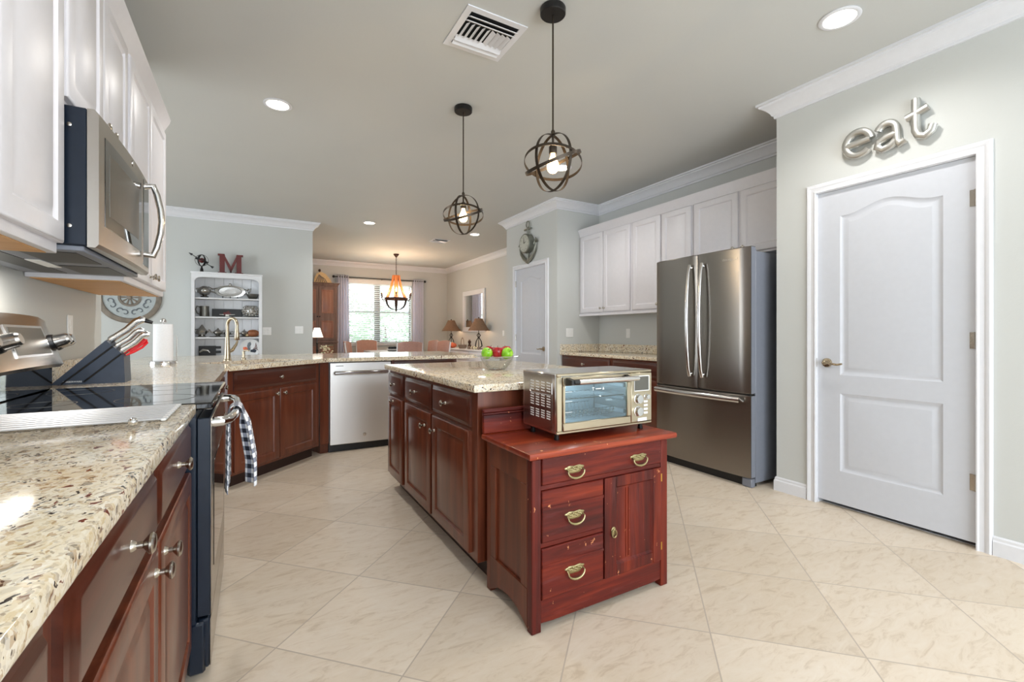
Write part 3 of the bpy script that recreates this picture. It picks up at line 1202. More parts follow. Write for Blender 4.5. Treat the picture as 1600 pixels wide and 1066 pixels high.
# paper towels
T = thing('paper_towel_holder', 'steel paper towel holder with round finial on the corner granite', 'paper towel holder', (-.60, 4.33, ZC))
MB().lathe([(.088, 0), (.088, .01), (.084, .022), (.078, .024)], (0, 0, 0), 32).build('base', M['steelb'], T)
MB().cyl((0, 0, .02), (0, 0, .315), .007, None, 12).build('post', M['steelb'], T)
MB().sph((0, 0, .328), .021).build('finial', M['steelb'], T)
MB().tube([(.083, -.01, .02), (.086, -.01, .2), (.08, -.01, .22)], .004, 8).build('tension_arm', M['steelb'], T)
r = MB().lathe([(.02, .026), (.062, .026), (.0625, .03), (.0605, .3), (.0595, .304), (.02, .304)], (0, 0, 0), 40)
tag(r.build('paper_towel_roll', M['paper'], None), 'roll of white paper towels on the steel holder', 'paper towel roll', None, (-.60, 4.33, ZC))


# outlets and switches
def plate(name, label, loc, rz, kind, w=.07):
    T = thing(name, label, 'wall plate', loc, rz)
    MB().box(-w / 2, -.006, -.0575, w / 2, 0, .0575, .003).build('cover_plate', M['plastic'], T)
    n = 2 if w > .1 else 1
    for i in range(n):
        x = (i - (n - 1) / 2) * .046
        m = MB()
        if kind == 'switch' or (kind == 'mixed' and i == 0):
            m.box(x - .0165, -.0085, -.033, x + .0165, -.006, .033, .0015).build('rocker', M['plastic'], T)
        else:
            for dz in (-.02, .02):
                m.lathe([(.0165, -.006), (.0165, -.0078), (.015, -.0082)], (x, 0, dz), 18, 'y')
            m.build('socket', M['plastic'], T)
    return T


plate('electrical_outlet', 'white outlet plate on the wall above the stove side counter', (XL, 3.14, 1.19), 90, 'outlet')
plate('electrical_outlet', 'white double outlet plate beside the white bookcase', (.17, YL, 1.19), 0, 'outlet', .115)
plate('light_switch', 'white double switch plate near the wall end by the dining room', (.60, YL, 1.21), 0, 'mixed', .115)
plate('light_switch', 'white double switch plate on the short wall beside the white upper cabinets', (3.545, YP, 1.165), 0, 'switch', .115)
plate('electrical_outlet', 'white outlet plate over the granite backsplash next to the refrigerator', (XF, 4.19, 1.157), -90, 'outlet')
plate('electrical_outlet', 'white outlet plate low on the dining room wall beyond the mirror', (XD, 8.15, 1.16), -90, 'outlet')

# ------------------------------------------------------------------ upper cabinets, stove side
UZ0, UZ1, UF = 1.385, 2.44, -.50


def upper_left(label, y0, y1, z0, doors):
    return cabinet('upper_cabinet', label, (UF, y0, 0), 90, y1 - y0, .315, z0, UZ1, WH, doors, (), 0., under=M['natural'])


upper_left('tall white upper cabinet with raised panel door in front of the microwave', 1.02, 1.812, UZ0,
           [(.03, UZ0 + .03, .385, UZ1 - .03, None), (.395, UZ0 + .03, .785, UZ1 - .03, None)])
upper_left('short white two-door cabinet above the microwave', 1.816, 2.596, 1.835,
           [(.02, 1.86, .385, UZ1 - .03, (.345, 1.90)), (.395, 1.86, .76, UZ1 - .03, (.435, 1.90))])
upper_left('tall white two-door upper cabinet past the microwave at the end of the wall', 2.60, 3.60, UZ0,
           [(.03, UZ0 + .03, .495, UZ1 - .03, (.455, UZ0 + .07)), (.505, UZ0 + .03, .97, UZ1 - .03, (.545, UZ0 + .07))])
CC = [(0, UZ1 - .02), (.006, UZ1 - .02), (.008, UZ1 + .005), (.03, UZ1 + .06), (.036, UZ1 + .085), (0, UZ1 + .09)]
tag(sweep([(XL + .002, 3.602), (UF, 3.602), (UF, 1.02)], CC).build('cabinet_crown', M['wcab'], None, 30),
    'white crown moulding along the top of the stove side upper cabinets', 'moulding')

# ------------------------------------------------------------------ microwave
T = thing('microwave', 'stainless over-the-range microwave with bowed handle between white cabinets', 'microwave', (-.415, 1.822, 1.412), 90)
MW, MH = .755, .418
MB().box(0, .022, .004, MW, .398, MH, .003).build('casing', M['navy'], T)
pl = MB().box(.01, .03, -.012, MW - .01, .39, .0035, .003)
pl.build('bottom_plate', M['grey'], T)
gr = MB()
for x0 in (.06, .42):
    gr.box(x0, .06, -.0135, x0 + .27, .2, -.0118)
gr.box(.05, .25, -.0135, .7, .33, -.0118)
gr.build('filter_grille', M['black'], T)
# bowed front
N = 13
lo = []
for i in range(N):
    q = i / (N - 1)
    x = MW * q
    bow = .009 * (1 - (2 * q - 1) ** 2)
    y = -.006 - bow
    lo.append([(x, .021, 0), (x, y + .008, 0), (x, y, .01), (x, y, MH - .012), (x, y + .01, MH), (x, .021, MH)])
F_ = MB().loft(lo).build('front', M['steel'], T, 30)


def mwp(x0, z0, x1, z1, out, nn=9):
    m = MB()
    L = []
    for i in range(nn):
        x = x0 + (x1 - x0) * i / (nn - 1)
        q = x / MW
        y = -.006 - .009 * (1 - (2 * q - 1) ** 2)
        L.append([(x, y - out, z0), (x, y + .002, z0), (x, y + .002, z1), (x, y - out, z1)])
    return m.loft(L)


mwp(.055, .075, .555, .355, .0012).build('window', M['blackg'], F_, 30)
mwp(.095, .115, .50, .315, .0018).build('window_screen', M['pewter'], F_, 30)
mwp(.61, .03, .745, .39, .0012).build('control_panel', M['blackg'], F_, 30)
h = MB()
hx = .575
h.tube([(hx, -.02, .07), (hx, -.05, .065), (hx, -.062, .10), (hx, -.074, .16), (hx, -.078, .21), (hx, -.074, .26), (hx, -.062, .32), (hx, -.05, .355), (hx, -.02, .35)], [.013, .013, .012, .012, .012, .012, .012, .013, .013], 12)
h.build('handle', M['steelb'], T)
MB().lathe([(.012, -.010), (.012, -.0165), (.008, -.0175)], (.40, 0, .388), 18, 'y').build('badge', M['chrome'], T)
sc_ = MB()
for z in (.06, .36):
    sc_.lathe([(.006, 0), (.006, -.004), (.003, -.005)], (-.0005, .06, z), 10, 'x')
sc_.build('screw', M['nickel'], T)

MB().box(.28, .205, -.0165, .48, .245, -.0125, .002).build('fill_lens', M['plastic'], T)  # lens added to go with the fill light below
_l = bpy.data.lights.new('cooktop_fill', 'AREA')  # unseen fill light added to brighten the wall under the cabinets
_l.shape = 'RECTANGLE'
_l.size = .3
_l.size_y = .06
_l.energy = 2
_l.color = (1, .95, .88)
_o = bpy.data.objects.new('cooktop_fill', _l)
COL.objects.link(_o)
_o.parent = T
_o.location = (.38, .23, -.02)

# ================================================================== island
IX, IY0, IY1 = .89, 1.885, 3.42
# fronts look to -x; local x runs along -y
cabinet('island_cabinet', 'narrow cherry island cabinet with one drawer over one door, nearest the dishwasher', (IX, IY1, 0), -90, .425, .6, 0, ZB, CH,
        [(.012, .125, .375, .695, (.16, .668))], [(.012, .715, .375, .862, (.185, .79))], toe=.1, ks=.95)
cabinet('island_cabinet', 'wide cherry island cabinet with two drawers over two doors', (IX, IY1 - .426, 0), -90, 1.109, .6, 0, ZB, CH,
        [(.02, .125, .515, .695, (.42, .615)), (.545, .125, 1.045, .695, (.59, .615))],
        [(.02, .715, .515, .862, (.235, .79)), (.545, .715, 1.045, .862, (.76, .79))], ks=1.)
tag(MB().box(1.494, IY0, .0, 1.86, IY1, ZB, .003).build('island_back_panel', M['cherry'], None), 'cherry panelled back half of the kitchen island, under the granite', 'panel')
g = MB()
slab(g, [(.858, 1.853), (1.95, 1.853), (1.95, 3.455), (.858, 3.455)], ZB + .0005, ZC)
tag(g.build('island_countertop', M['granite'], None, 30), 'speckled granite top of the kitchen island under the glass fruit bowl', 'countertop')

# ------------------------------------------------------------------ bowl with apples
BX, BY = 1.364, 2.60
T = thing('fruit_bowl', 'clear glass fruit bowl with flat rim and two thin side handles on the island', 'bowl', (BX, BY, ZC))
MB().lathe([(.004, .0005), (.05, .0005), (.062, .006), (.085, .03), (.102, .06), (.110, .083), (.114, .085), (.1135, .087), (.107, .086), (.098, .062), (.081, .034), (.058, .011), (.004, .006)], (0, 0, 0), 48).build('bowl', M['gbowl'], T)
MB().tube([(.1135 * math.cos(k * PI / 24), .1135 * math.sin(k * PI / 24), .0855) for k in range(48)], .0022, 8, True).build('rim_highlight', M['chrome'], T)  # bright band added as the highlight along the glass rim
MB().lathe([(.05, .0004), (.054, .002), (.05, .004)], (0, 0, 0), 40, ring=True).build('foot_ring', M['chrome'], T)
ax = Vector((math.cos(-math.radians(29.6)), math.sin(-math.radians(29.6)), 0))
ay = Vector((-ax.y, ax.x, 0))
for sg in (-1, 1):
    MB().tube([ax * sg * .11 + ay * .03 + Vector((0, 0, .084)), ax * sg * .135 + ay * .025 + Vector((0, 0, .088)), ax * sg * .145 + Vector((0, 0, .09)), ax * sg * .135 - ay * .025 + Vector((0, 0, .088)), ax * sg * .11 - ay * .03 + Vector((0, 0, .084))], .0028, 8).build('bowl_handle', M['chrome'], T)


def mat_apple(name, a, b, c):
    k = NT(name)
    k.set(rough=.22, coat=.3)
    n = k.noise(k.coord(scale=(18, 18, 4)), 2.2, 4)
    k.base(k.ramp(n.outputs[0], [(.3, srgb(*a)), (.52, srgb(*b)), (.72, srgb(*c))]))
    return k.m


MG = mat_apple('green_apple_skin', (120, 190, 30), (150, 212, 46), (188, 226, 84))
MR = mat_apple('red_apple_skin', (142, 14, 26), (176, 24, 36), (196, 52, 48))


def apple(dx, dy, z, r, m, label, tilt=(0, 0, 0)):
    T = thing('apple', label, 'apple', (BX + ax.x * dx + ay.x * dy, BY + ax.y * dx + ay.y * dy, ZC + z + .011), 0, None)
    T.rotation_euler = tilt
    pr = [(.10, -.80), (.30, -.90), (.60, -.84), (.86, -.52), (1.0, .0), (1.0, .3), (.86, .68), (.58, .88), (.30, .88), (.12, .76), (.02, .68)]
    MB().lathe([(p * r, q * r) for p, q in pr], (0, 0, 0), 28).build('flesh', m, T, 80)
    MB().tube([(0, 0, .68 * r), (.02 * r, 0, .9 * r), (.1 * r, 0, 1.12 * r)], [.0016, .0014, .002], 6).build('stem', M['rust'], T)


apple(-.062, -.035, .095, .036, MG, 'green apple on the side of the glass bowl toward the dishwasher', (.5, .2, 0))
apple(.066, -.035, .094, .037, MG, 'green apple with its stem end showing, toward the toaster oven', (1.0, .1, .2))
apple(.004, -.02, .099, .039, MR, 'red apple standing in the middle of the glass fruit bowl', (0, 0, 0))
apple(-.046, .045, .104, .037, MR, 'red apple behind the green apple on the dishwasher side of the bowl', (.2, 0, 1))
apple(.06, .046, .104, .037, MR, 'red apple behind the green apple with its stem end showing', (0, .2, 2))

# ================================================================== antique washstand
AX, AY = .919, 1.465
AW, AD = .735, .385
T = thing('antique_cabinet', 'small antique red wooden cabinet with three drawers and one door carrying the toaster oven', 'cabinet', (AX, AY, 0))
W_ = T
# posts
for x0, x1 in ((0, .043), (AW - .043, AW)):
    MB().box(x0, 0, 0, x1, .036, .668, .003).build('front_post', M['antique'], T)
for x0, x1 in ((0, .03), (AW - .03, AW)):
    MB().box(x0, AD - .036, 0, x1, AD, .668, .003).build('rear_post', M['antiques'], T)
# sides: stiles are the posts, rails, recessed panel, lower rail cut in an arch
for sx in (0, 1):
    x0 = 0. if sx == 0 else AW - .022
    s = MB()
    X = lambda d: (x0 + d) if sx == 0 else (x0 + .022 - d)
    s.box(X(.0), .0362, .565, X(.022), AD - .0362, .668, .002)
    arc = [(.0362, .162), (.0362, .012), (.07, .03), (.11, .052), (.17, .062), (AD / 2, .064), (AD - .17, .062), (AD - .11, .052), (AD - .07, .03), (AD - .0362, .012), (AD - .0362, .162)]
    s.prism(arc, 'x', X(0.), X(.022))
    s.box(X(.0), .0362, .1625, X(.022), .085, .5645, .002)
    s.box(X(.0), AD - .085, .1625, X(.022), AD - .0362, .5645, .002)
    s.build('side_frame', M['antiques'], T)
    MB().box(X(.011), .0855, .163, X(.018), AD - .0855, .5642).build('side_panel', M['antiques'], T)
MB().box(.03, AD - .012, .06, AW - .03, AD - .004, .668).build('back_panel', M['antique'], T)
# face rails
rl = MB()
for z0, z1 in ((.545, .563), (.648 + .0245, .6735 - .0005)):
    rl.box(.0432, .004, z0, AW - .0432, .03, z1, .001)
rl.build('face_rail', M['antiqueh'], T)
r2 = MB().box(.0432, .004, .3225, .352, .03, .341, .001)
r2.build('face_rail', M['antiqueh'], T)
MB().box(.352, .004, .122, .375 - .0185, .03, .5448, .001).build('face_stile', M['antique'], T)
ap = [(.0432, .121), (.0432, .034), (.10, .030), (AW - .10, .030), (AW - .0432, .034), (AW - .0432, .121)]
MB().prism(ap, 'y', .004, .026).build('apron', M['antiqueh'], T)
MB().box(.0432, .031, .05, AW - .0432, AD - .013, .055).build('bottom_board', M['antique'], T)


def bail(parent, x, z, y):
    """pressed brass backplate with a swinging bail"""
    m = MB()
    N = 28
    o = []
    for k in range(N):
        a = 2 * PI * k / N
        r = 1 + .09 * math.cos(6 * a)
        o.append((.045 * r * math.cos(a), .0155 * r * math.sin(a) + .004 * math.cos(2 * a)))
    m.loft([[(x + u, y, z + w) for u, w in o], [(x + u, y - .003, z + w) for u, w in o], [(x + u * .8, y - .005, z + w * .7) for u, w in o], [(x + u * .5, y - .0038, z + w * .4) for u, w in o]])
    for k in range(9):
        u = -.032 + .008 * k
        m.sph((x + u, y - .005, z + .004 * math.cos(k * 2)), .0046, (1, .6, 1), 8, 6)
    m.build('backplate', M['brass'], parent)
    b = MB()
    pts = [(x - .038, y - .006, z - .002)]
    for i in range(11):
        a = PI + PI * i / 10
        pts.append((x + .040 * math.cos(a), y - .016 - .004 * math.sin(-a), z - .008 + .026 * math.sin(a)))
    pts.append((x + .038, y - .006, z - .002))
    b.tube(pts, [.003] * 2 + [.0032, .0036, .0042, .0048, .005, .0048, .0042, .0036, .0032] + [.003] * 2, 8)
    b.build('bail_pull', M['brass'], parent)


for (x0, z0, x1, z1, hs) in ((.0445, .5645, AW - .0445, .6715, ((.197, .612), (.547, .612))), (.0445, .3425, .3505, .5440, ((.198, .43),)), (.0445, .1230, .3505, .3210, ((.198, .213),))):
    dm = MB().box(x0, -.004, z0, x1, .03, z1, .004)
    dm.box(x0, -.0065, z0 + (z1 - z0) * .62, x1, -.0035, z0 + (z1 - z0) * .68, .001) if x1 < .4 else None
    D = dm.build('drawer', M['antiqueh'], T)
    for hx_, hz_ in hs:
        bail(D, hx_, hz_, -.004)
# door
x0, x1, z0, z1 = .3575, AW - .0445, .1232, .5440
dm = MB()
dm.box(x0, -.004, z0, x0 + .065, .018, z1, .002)
dm.box(x1 - .05, -.004, z0, x1, .018, z1, .002)
dm.box(x0 + .0652, -.004, z1 - .045, x1 - .0502, .018, z1, .002)
dm.box(x0 + .0652, -.004, z0, x1 - .0502, .018, z0 + .048, .002)
dm.loft([rect(x0 + .0652 + i, z0 + .048 + i, x1 - .0502 - i, z1 - .045 - i, -.001 + e) for i, e in ((0, 0), (.008, .007), (.012, .007))], False, True)
for xx in (.06, .075):
    dm.box(x0 + .065 + xx, .0035, z0 + .062, x0 + .065 + xx + .004, .0062, z1 - .06)
D = dm.build('door', M['antique'], T)
kp = MB().lathe([(.013, -.0042), (.013, -.0065), (.008, -.008)], (x0 + .046, 0, .315), 16, 'y', 1., 1.5)
kp.tube([(x0 + .046 + .0125 * math.cos(a * PI / 6), -.012, .307 + .016 * math.sin(a * PI / 6)) for a in range(12)], .0026, 6, True)
kp.build('ring_pull', M['brass'], D)
for zz in (.17, .48):
    MB().box(x1 - .002, -.0045, zz, x1 + .005, -.0035, zz + .035).build('hinge', M['goldb'], D)
# top and back rail
tp = MB()
o = [(-.026, -.028), (AW + .03, -.028), (AW + .03, AD), (-.026, AD)]
slab(tp, o, .674, .70, .007)
tp.build('top_board', M['antiquet'], T, 30)
br = MB()
br.box(-.024, AD - .019, .7005, AW + .028, AD + .001, .785, .003)
br.box(-.026, AD - .024, .785, AW + .03, AD + .001, .793, .003)
br.box(-.026, AD - .021, .793, AW + .03, AD + .001, .812, .005)
br.box(-.024, AD - .0205, .757, AW + .028, AD - .019, .765, .0007)
br.build('back_rail', M['antiqueh'], T)

# ================================================================== toaster oven
OX, OY, OW, OD, OZ0, OZ1 = 1.088, 1.545, .545, .268, .032, .283
T = thing('toaster_oven', 'stainless countertop toaster oven with glass door, knobs and small display', 'toaster oven', (OX, OY, .70))
b = MB()
t_ = .012
PWX = .40   # door right edge
b.box(0, .006, OZ0, t_, OD, OZ1, .004)
b.box(OW - t_, .006, OZ0, OW, OD, OZ1, .004)
b.box(t_, .006, OZ0, OW - t_, OD, OZ0 + t_, .002)
b.box(t_, .006, OZ1 - t_, OW - t_, OD, OZ1, .004)
b.box(t_, OD - t_, OZ0 + t_, OW - t_, OD, OZ1 - t_)
b.box(PWX + .01, .012, OZ0 + t_, PWX + .02, OD - t_, OZ1 - t_)
b.build('shell', M['steelb'], T)
MB().box(-.0012, .03, OZ0 + .012, .0, OD - .015, OZ1 - .01, .0005).build('side_panel', M['steel'], T)
sl_ = MB()
for row, zz in enumerate([.052, .062, .072, .082, .103, .114, .125, .136, .147, .168, .180, .192, .204]):
    for c in range(4):
        yy = .055 + c * .043
        sl_.loft([[(x, yy - .014, OZ0 + zz + .002), (x, yy + .014, OZ0 + zz + .0035), (x, yy + .014, OZ0 + zz + .0088), (x, yy - .014, OZ0 + zz + .0073)] for x in (-.0016, -.001)])
sl_.build('vent_grille', M['plastic'], T, 38)
vr = MB()
vr.tube([(-.0015, .03, OZ0 + .21), (-.0015, .03, OZ0 + .165), (-.0015, .036, OZ0 + .159), (-.0015, .195, OZ0 + .159), (-.0015, .202, OZ0 + .166), (-.0015, .202, OZ0 + .20)], .0018, 6)
vr.build('side_rib', M['steelb'], T)
# cavity lining, rack and basket
cv = MB()
cv.box(t_ + .001, .012, OZ0 + t_ + .0005, PWX + .008, OD - t_ - .001, OZ0 + t_ + .003)
cv.box(t_ + .001, OD - t_ - .004, OZ0 + t_ + .003, PWX + .008, OD - t_ - .001, OZ1 - t_ - .001)
for q in range(3):
    z = OZ0 + .05 + q * .06
    cv.box(PWX + .0, .03, z, PWX + .009, OD - .03, z + .02, .003)
cv.build('cavity_liner', M['liner'], T)
_l = bpy.data.lights.new('oven_fill', 'POINT')  # fill light added in the cavity to brighten the interior
_l.energy = .9
_l.color = (.86, .95, 1.0)
_l.shadow_soft_size = .012
_o = bpy.data.objects.new('oven_fill', _l)
COL.objects.link(_o)
_o.parent = T
_o.location = (.2, .12, OZ1 - .05)
rk = MB()
for y in (.03, .235):
    rk.tube([(t_ + .004, y, .17), (PWX, y, .17)], .0028, 6)
for i in range(14):
    x = t_ + .02 + i * .026
    rk.tube([(x, .03, .1712), (x, .235, .1712)], .0016, 5)
rk.build('wire_rack', M['chrome'], T)
bk = MB()
for i in range(16):
    x = t_ + .015 + i * .0215
    bk.tube([(x, .04, .118), (x, .05, .085), (x, .215, .085), (x, .225, .118)], .0016, 5)
for (y, z) in ((.04, .118), (.044, .105), (.047, .094), (.09, .085), (.13, .085), (.17, .085), (.225, .118)):
    bk.tube([(t_ + .012, y, z), (t_ + .345, y, z)], .0016, 5)
bk.build('mesh_basket', M['chrome'], T)
# front frame, door, handle
fr = MB()
fr.box(0, -.004, OZ0, OW, .0055, OZ0 + .010, .002)
fr.box(0, -.004, OZ1 - .012, OW, .0055, OZ1, .003)
fr.box(0, -.004, OZ0 + .0102, .028, .0055, OZ1 - .0122, .003)
fr.build('front_frame', M['champ'], T)
MB().box(PWX + .012, -.006, OZ0 + .0102, OW, .0055, OZ1 - .0122, .004).build('control_panel', M['champ'], T)
DR = MB()
dx0, dx1, dz0, dz1 = .0285, PWX + .008, OZ0 + .011, OZ1 - .013
DR.box(dx0, -.010, dz0, dx1, .004, dz0 + .034, .003)
DR.box(dx0, -.010, dz1 - .038, dx1, .004, dz1, .003)
DR.box(dx0, -.010, dz0 + .0342, dx0 + .012, .004, dz1 - .0382, .002)
DR.box(dx1 - .022, -.010, dz0 + .0342, dx1, .004, dz1 - .0382, .002)
D = DR.build('door', M['champ'], T)
MB().box(dx0 + .0122, -.005, dz0 + .0342, dx1 - .0222, -.002, dz1 - .0382).build('door_glass', M['ovenglass'], D)
mk = MB()
for z in (.075, .12, .165, .205):
    mk.box(dx0 + .014, -.0055, z, dx0 + .05, -.0051, z + .0018)
mk.box(.19, -.0055, .205, .193, -.0051, .217)
mk.box(.186, -.0055, .216, .198, -.0051, .2185)
mk.box(.206, -.0055, .209, .236, -.0051, .213)
mk.prism([(.243, .206), (.254, .206), (.2485, .219)], 'y', -.0055, -.0051)
mk.build('glass_marking', M['plastic'], D)
hb = MB()
hb.tube([(dx0 + .055, -.044, dz1 - .020), (dx1 + .012, -.044, dz1 - .020)], .011, 16)
hb.build('handle', M['steelb'], D)
hm = MB()
hm.tube([(dx0 + .028, -.044, dz1 - .020), (dx0 + .0545, -.044, dz1 - .020)], [.0105, .0118], 16)
hm.prism([(-.0105, dz1 - .036), (-.05, dz1 - .03), (-.05, dz1 - .012), (-.0105, dz1 - .004)], 'x', dx0 + .014, dx0 + .034)
hm.prism([(-.0105, dz1 - .036), (-.04, dz1 - .027), (-.04, dz1 - .015), (-.0105, dz1 - .004)], 'x', dx1 - .04, dx1 - .02)
hm.build('handle_bracket', M['black'], D)
CX0 = PWX + .012
dp = MB().box(CX0 + .018, -.0085, OZ1 - .098, OW - .018, -.006, OZ1 - .026, .002)
DP = dp.build('display_frame', M['plastic'], T)
MB().box(CX0 + .02, -.0095, OZ1 - .094, OW - .024, -.0084, OZ1 - .030, .0008).build('display', M['pewter'], DP)
for (kx, kz, kr) in ((CX0 + .042, OZ1 - .133, .022), (CX0 + .042, OZ1 - .19, .022), (CX0 + .094, OZ1 - .125, .0125)):
    MB().lathe([(kr * 1.08, -.006), (kr * 1.08, -.0085), (kr * .95, -.0095), (kr * .92, -.022), (kr * .85, -.025), (kr * .3, -.0255)], (kx, 0, kz), 24, 'y').build('control_knob', M['chrome'], T)
for i in range(4):
    MB().box(CX0 + .078, -.0095, OZ1 - .153 - i * .0175, CX0 + .104, -.006, OZ1 - .1425 - i * .0175, .003).build('button', M['plastic'], T)
MB().box(CX0 + .04, -.0085, OZ0 + .014, CX0 + .098, -.006, OZ0 + .03, .004).build('badge', M['plastic'], T)
for x in (.03, OW - .03):
    for y in (.04, OD - .04):
        MB().lathe([(.011, 0), (.012, .004), (.010, .02), (.013, OZ0)], (x, y, .0003), 14).build('foot', M['blackm'], T)

# ================================================================== refrigerator
T = thing('refrigerator', 'large stainless french door refrigerator with bottom freezer drawer', 'refrigerator', (3.2, 2.965, 0), -90)
FW = .91
MB().box(.004, .068, .03, FW - .004, .70, 1.772, .004).build('case', M['grey'], T)
MB().box(.02, .045, .0, FW - .02, .10, .062).build('base_grille', M['black'], T)
c = MB()
c.box(FW - .085, .02, .0, FW - .006, .067, .065, .006)
c.box(.006, .02, .0, .085, .067, .065, .006)
c.build('foot_cover', M['grey'], T)


def door_bow(x0, z0, x1, z1, bow, name='door'):
    N = 11
    L = []
    for i in range(N):
        q = i / (N - 1)
        x = x0 + (x1 - x0) * q
        y = -bow * math.sin(PI * (x / FW)) ** .8
        e = .007 if i in (0, N - 1) else 0
        L.append([(x, .062, z0), (x, y + .006 + e, z0), (x, y + e, z0 + .007), (x, y + e, z1 - .007), (x, y + .006 + e, z1), (x, .062, z1)])
    o = MB().loft(L).build(name, M['steelv'], T, 34)
    if x1 > FW - .01:
        MB().box(x1 + .0003, .012, z0 + .004, x1 + .0012, .06, z1 - .004).build('door_edge', M['grey'], o)
    return o


dl = door_bow(.003, .700, .4525, 1.805, .014)
dr = door_bow(.4575, .700, FW - .003, 1.805, .014)
dz = door_bow(.003, .073, FW - .003, .690, .014, 'freezer_drawer')
MB().box(.01, .005, .6902, FW - .01, .06, .6998).build('door_gasket', M['black'], T)
for par, x in ((dl, .395), (dr, .515)):
    h = MB()
    pts = [(x, -.010, .815), (x, -.038, .80), (x, -.055, .86), (x, -.070, 1.0), (x, -.078, 1.15), (x, -.080, 1.26), (x, -.078, 1.37), (x, -.070, 1.52), (x, -.055, 1.66), (x, -.038, 1.722), (x, -.010, 1.707)]
    h.tube(pts, [.017, .0155, .014, .0145, .015, .015, .015, .0145, .014, .0155, .017], 12, flat=.62, up=(0, 1, 0))
    h.build('handle', M['steelb'], par)
h = MB()
pts = [(.035 + (FW - .10) * q, -.05 - .026 * math.sin(PI * q), .655) for q in [i / 12 for i in range(13)]]
h.tube([(.035, -.008, .655)] + pts + [(FW - .065, -.008, .655)], .021, 12, flat=.55, up=(0, 1, 0))
h.build('handle', M['steelb'], dz)
MB().box(.03, .02, 1.773, .09, .12, 1.80, .006).build('hinge_cover', M['grey'], T)
MB().box(FW - .09, .02, 1.773, FW - .03, .12, 1.80, .006).build('hinge_cover', M['grey'], T)
text_mesh('brand_lettering', 'Whirlpool', .03, .0004, M['steelb'], dr, (.745, -.0115, 1.722), (PI / 2, 0, 0))

# ================================================================== refrigerator side cabinets
UFX = 3.712
UR0, UR1 = 1.39, 2.42


def upper_right(label, y1, y0, z0, doors):
    return cabinet('upper_cabinet', label, (UFX, y1, 0), -90, y1 - y0, XF - UFX - .002, z0, UR1, WH, doors, (), 0., ks=.85)


upper_right('tall white upper cabinet pair with two small knobs, next to the short wall', YP - .004, 3.79, UR0,
            [(.03, UR0 + .03, .462, UR1 - .02, (.435, UR0 + .075)), (.472, UR0 + .03, .92, UR1 - .02, (.50, UR0 + .075))])
upper_right('tall white upper cabinet pair beside and partly hidden by the refrigerator', 3.786, 2.972, UR0,
            [(.015, UR0 + .03, .415, UR1 - .02, (.385, UR0 + .075)), (.435, UR0 + .03, .80, UR1 - .02, (.465, UR0 + .075))])
upper_right('short white two-door cabinet above the refrigerator', 2.969, YC + .004, 1.835,
            [(.022, 1.855, .475, UR1 - .02, (.44, 1.905)), (.50, 1.855, .99, UR1 - .02, (.535, 1.905))])
RC = [(0, UR1 - .015), (.006, UR1 - .015), (.008, UR1 + .01), (.03, UR1 + .055), (.035, UR1 + .08), (0, UR1 + .085)]
tag(sweep([(UFX, YC + .003), (UFX, YP - .003)], RC).build('cabinet_crown', M['wcab'], None, 30), 'white crown moulding along the top of the upper cabinets by the refrigerator', 'moulding')
tag(sweep([(UFX - .002, 2.975), (UFX - .002, YP - .003)], [(0, UR0 - .012), (.012, UR0 - .012), (.012, UR0 + .012), (0, UR0 + .018)]).build('light_rail', M['wcab'], None, 30),
    'thin white rail under the tall upper cabinets next to the refrigerator', 'moulding')

cabinet('base_cabinet', 'cherry base cabinet with drawer, next to the short wall past the toaster oven', (3.425, YP - .004, 0), -90, .93, .61, 0, ZB, CH,
        [(.02, .125, .455, .69, (.42, .66)), (.465, .125, .905, .69, (.50, .66))], [(.02, .715, .905, .862, (.46, .79))])
cabinet('base_cabinet', 'cherry base cabinet with drawer, next to the refrigerator side', (3.425, 3.80, 0), -90, .80, .61, 0, ZB, CH,
        [(.02, .125, .39, .69, (.355, .66)), (.40, .125, .78, .69, (.44, .66))], [(.02, .715, .78, .862, (.4, .79))])
T = thing('granite_countertop', 'speckled granite countertop with backsplash between short wall and refrigerator', 'countertop', (0, 0, 0))
g = MB()
slab(g, [(3.39, 3.0), (XF - .002, 3.0), (XF - .002, YP - .002), (3.39, YP - .002)], ZB, ZC)
g.build('granite_slab', M['granite'], T, 30)
g = MB()
g.box(XF - .022, 3.0, ZC + .0004, XF - .001, YP - .003, 1.018, .002)
g.box(3.392, YP - .022, ZC + .0004, XF - .0225, YP - .002, 1.018, .002)
g.build('backsplash', M['granite'], T, 30)

# ================================================================== ceiling fixtures


def can(x, y, label, r=.075, power=26):
    T = thing('recessed_light', label, 'ceiling light', (x, y, HC))
    MB().lathe([(r, -.001), (r + .02, -.001), (r + .022, -.005), (r + .012, -.010), (r, -.008)], (0, 0, 0), 40, ring=True).build('trim_ring', M['trim'], T)
    MB().lathe([(r - .001, -.001), (r - .001, -.0045), (.01, -.006)], (0, 0, 0), 36).build('lens', M['canlight'], T)
    d = bpy.data.lights.new('recessed_lamp', 'SPOT')
    d.energy = power
    d.color = (1, .97, .94)
    d.spot_size = math.radians(150)
    d.spot_blend = .7
    d.shadow_soft_size = .07
    o = bpy.data.objects.new('recessed_lamp', d)
    COL.objects.link(o)
    o.parent = T
    o.location = (0, 0, -.03)
    return T


can(2.74, 1.256, 'large recessed ceiling light near the crown moulding over the white door')
can(.155, 3.783, 'recessed ceiling light over the sink corner, near the stove side upper cabinets', power=34)
can(1.536, 7.117, 'small recessed ceiling light before the dining room, beyond the wall end')
can(3.277, 7.05, 'small recessed ceiling light seen just below the smaller globe pendant')
can(2.74, 3.783, 'recessed ceiling light seen through the larger globe pendant')

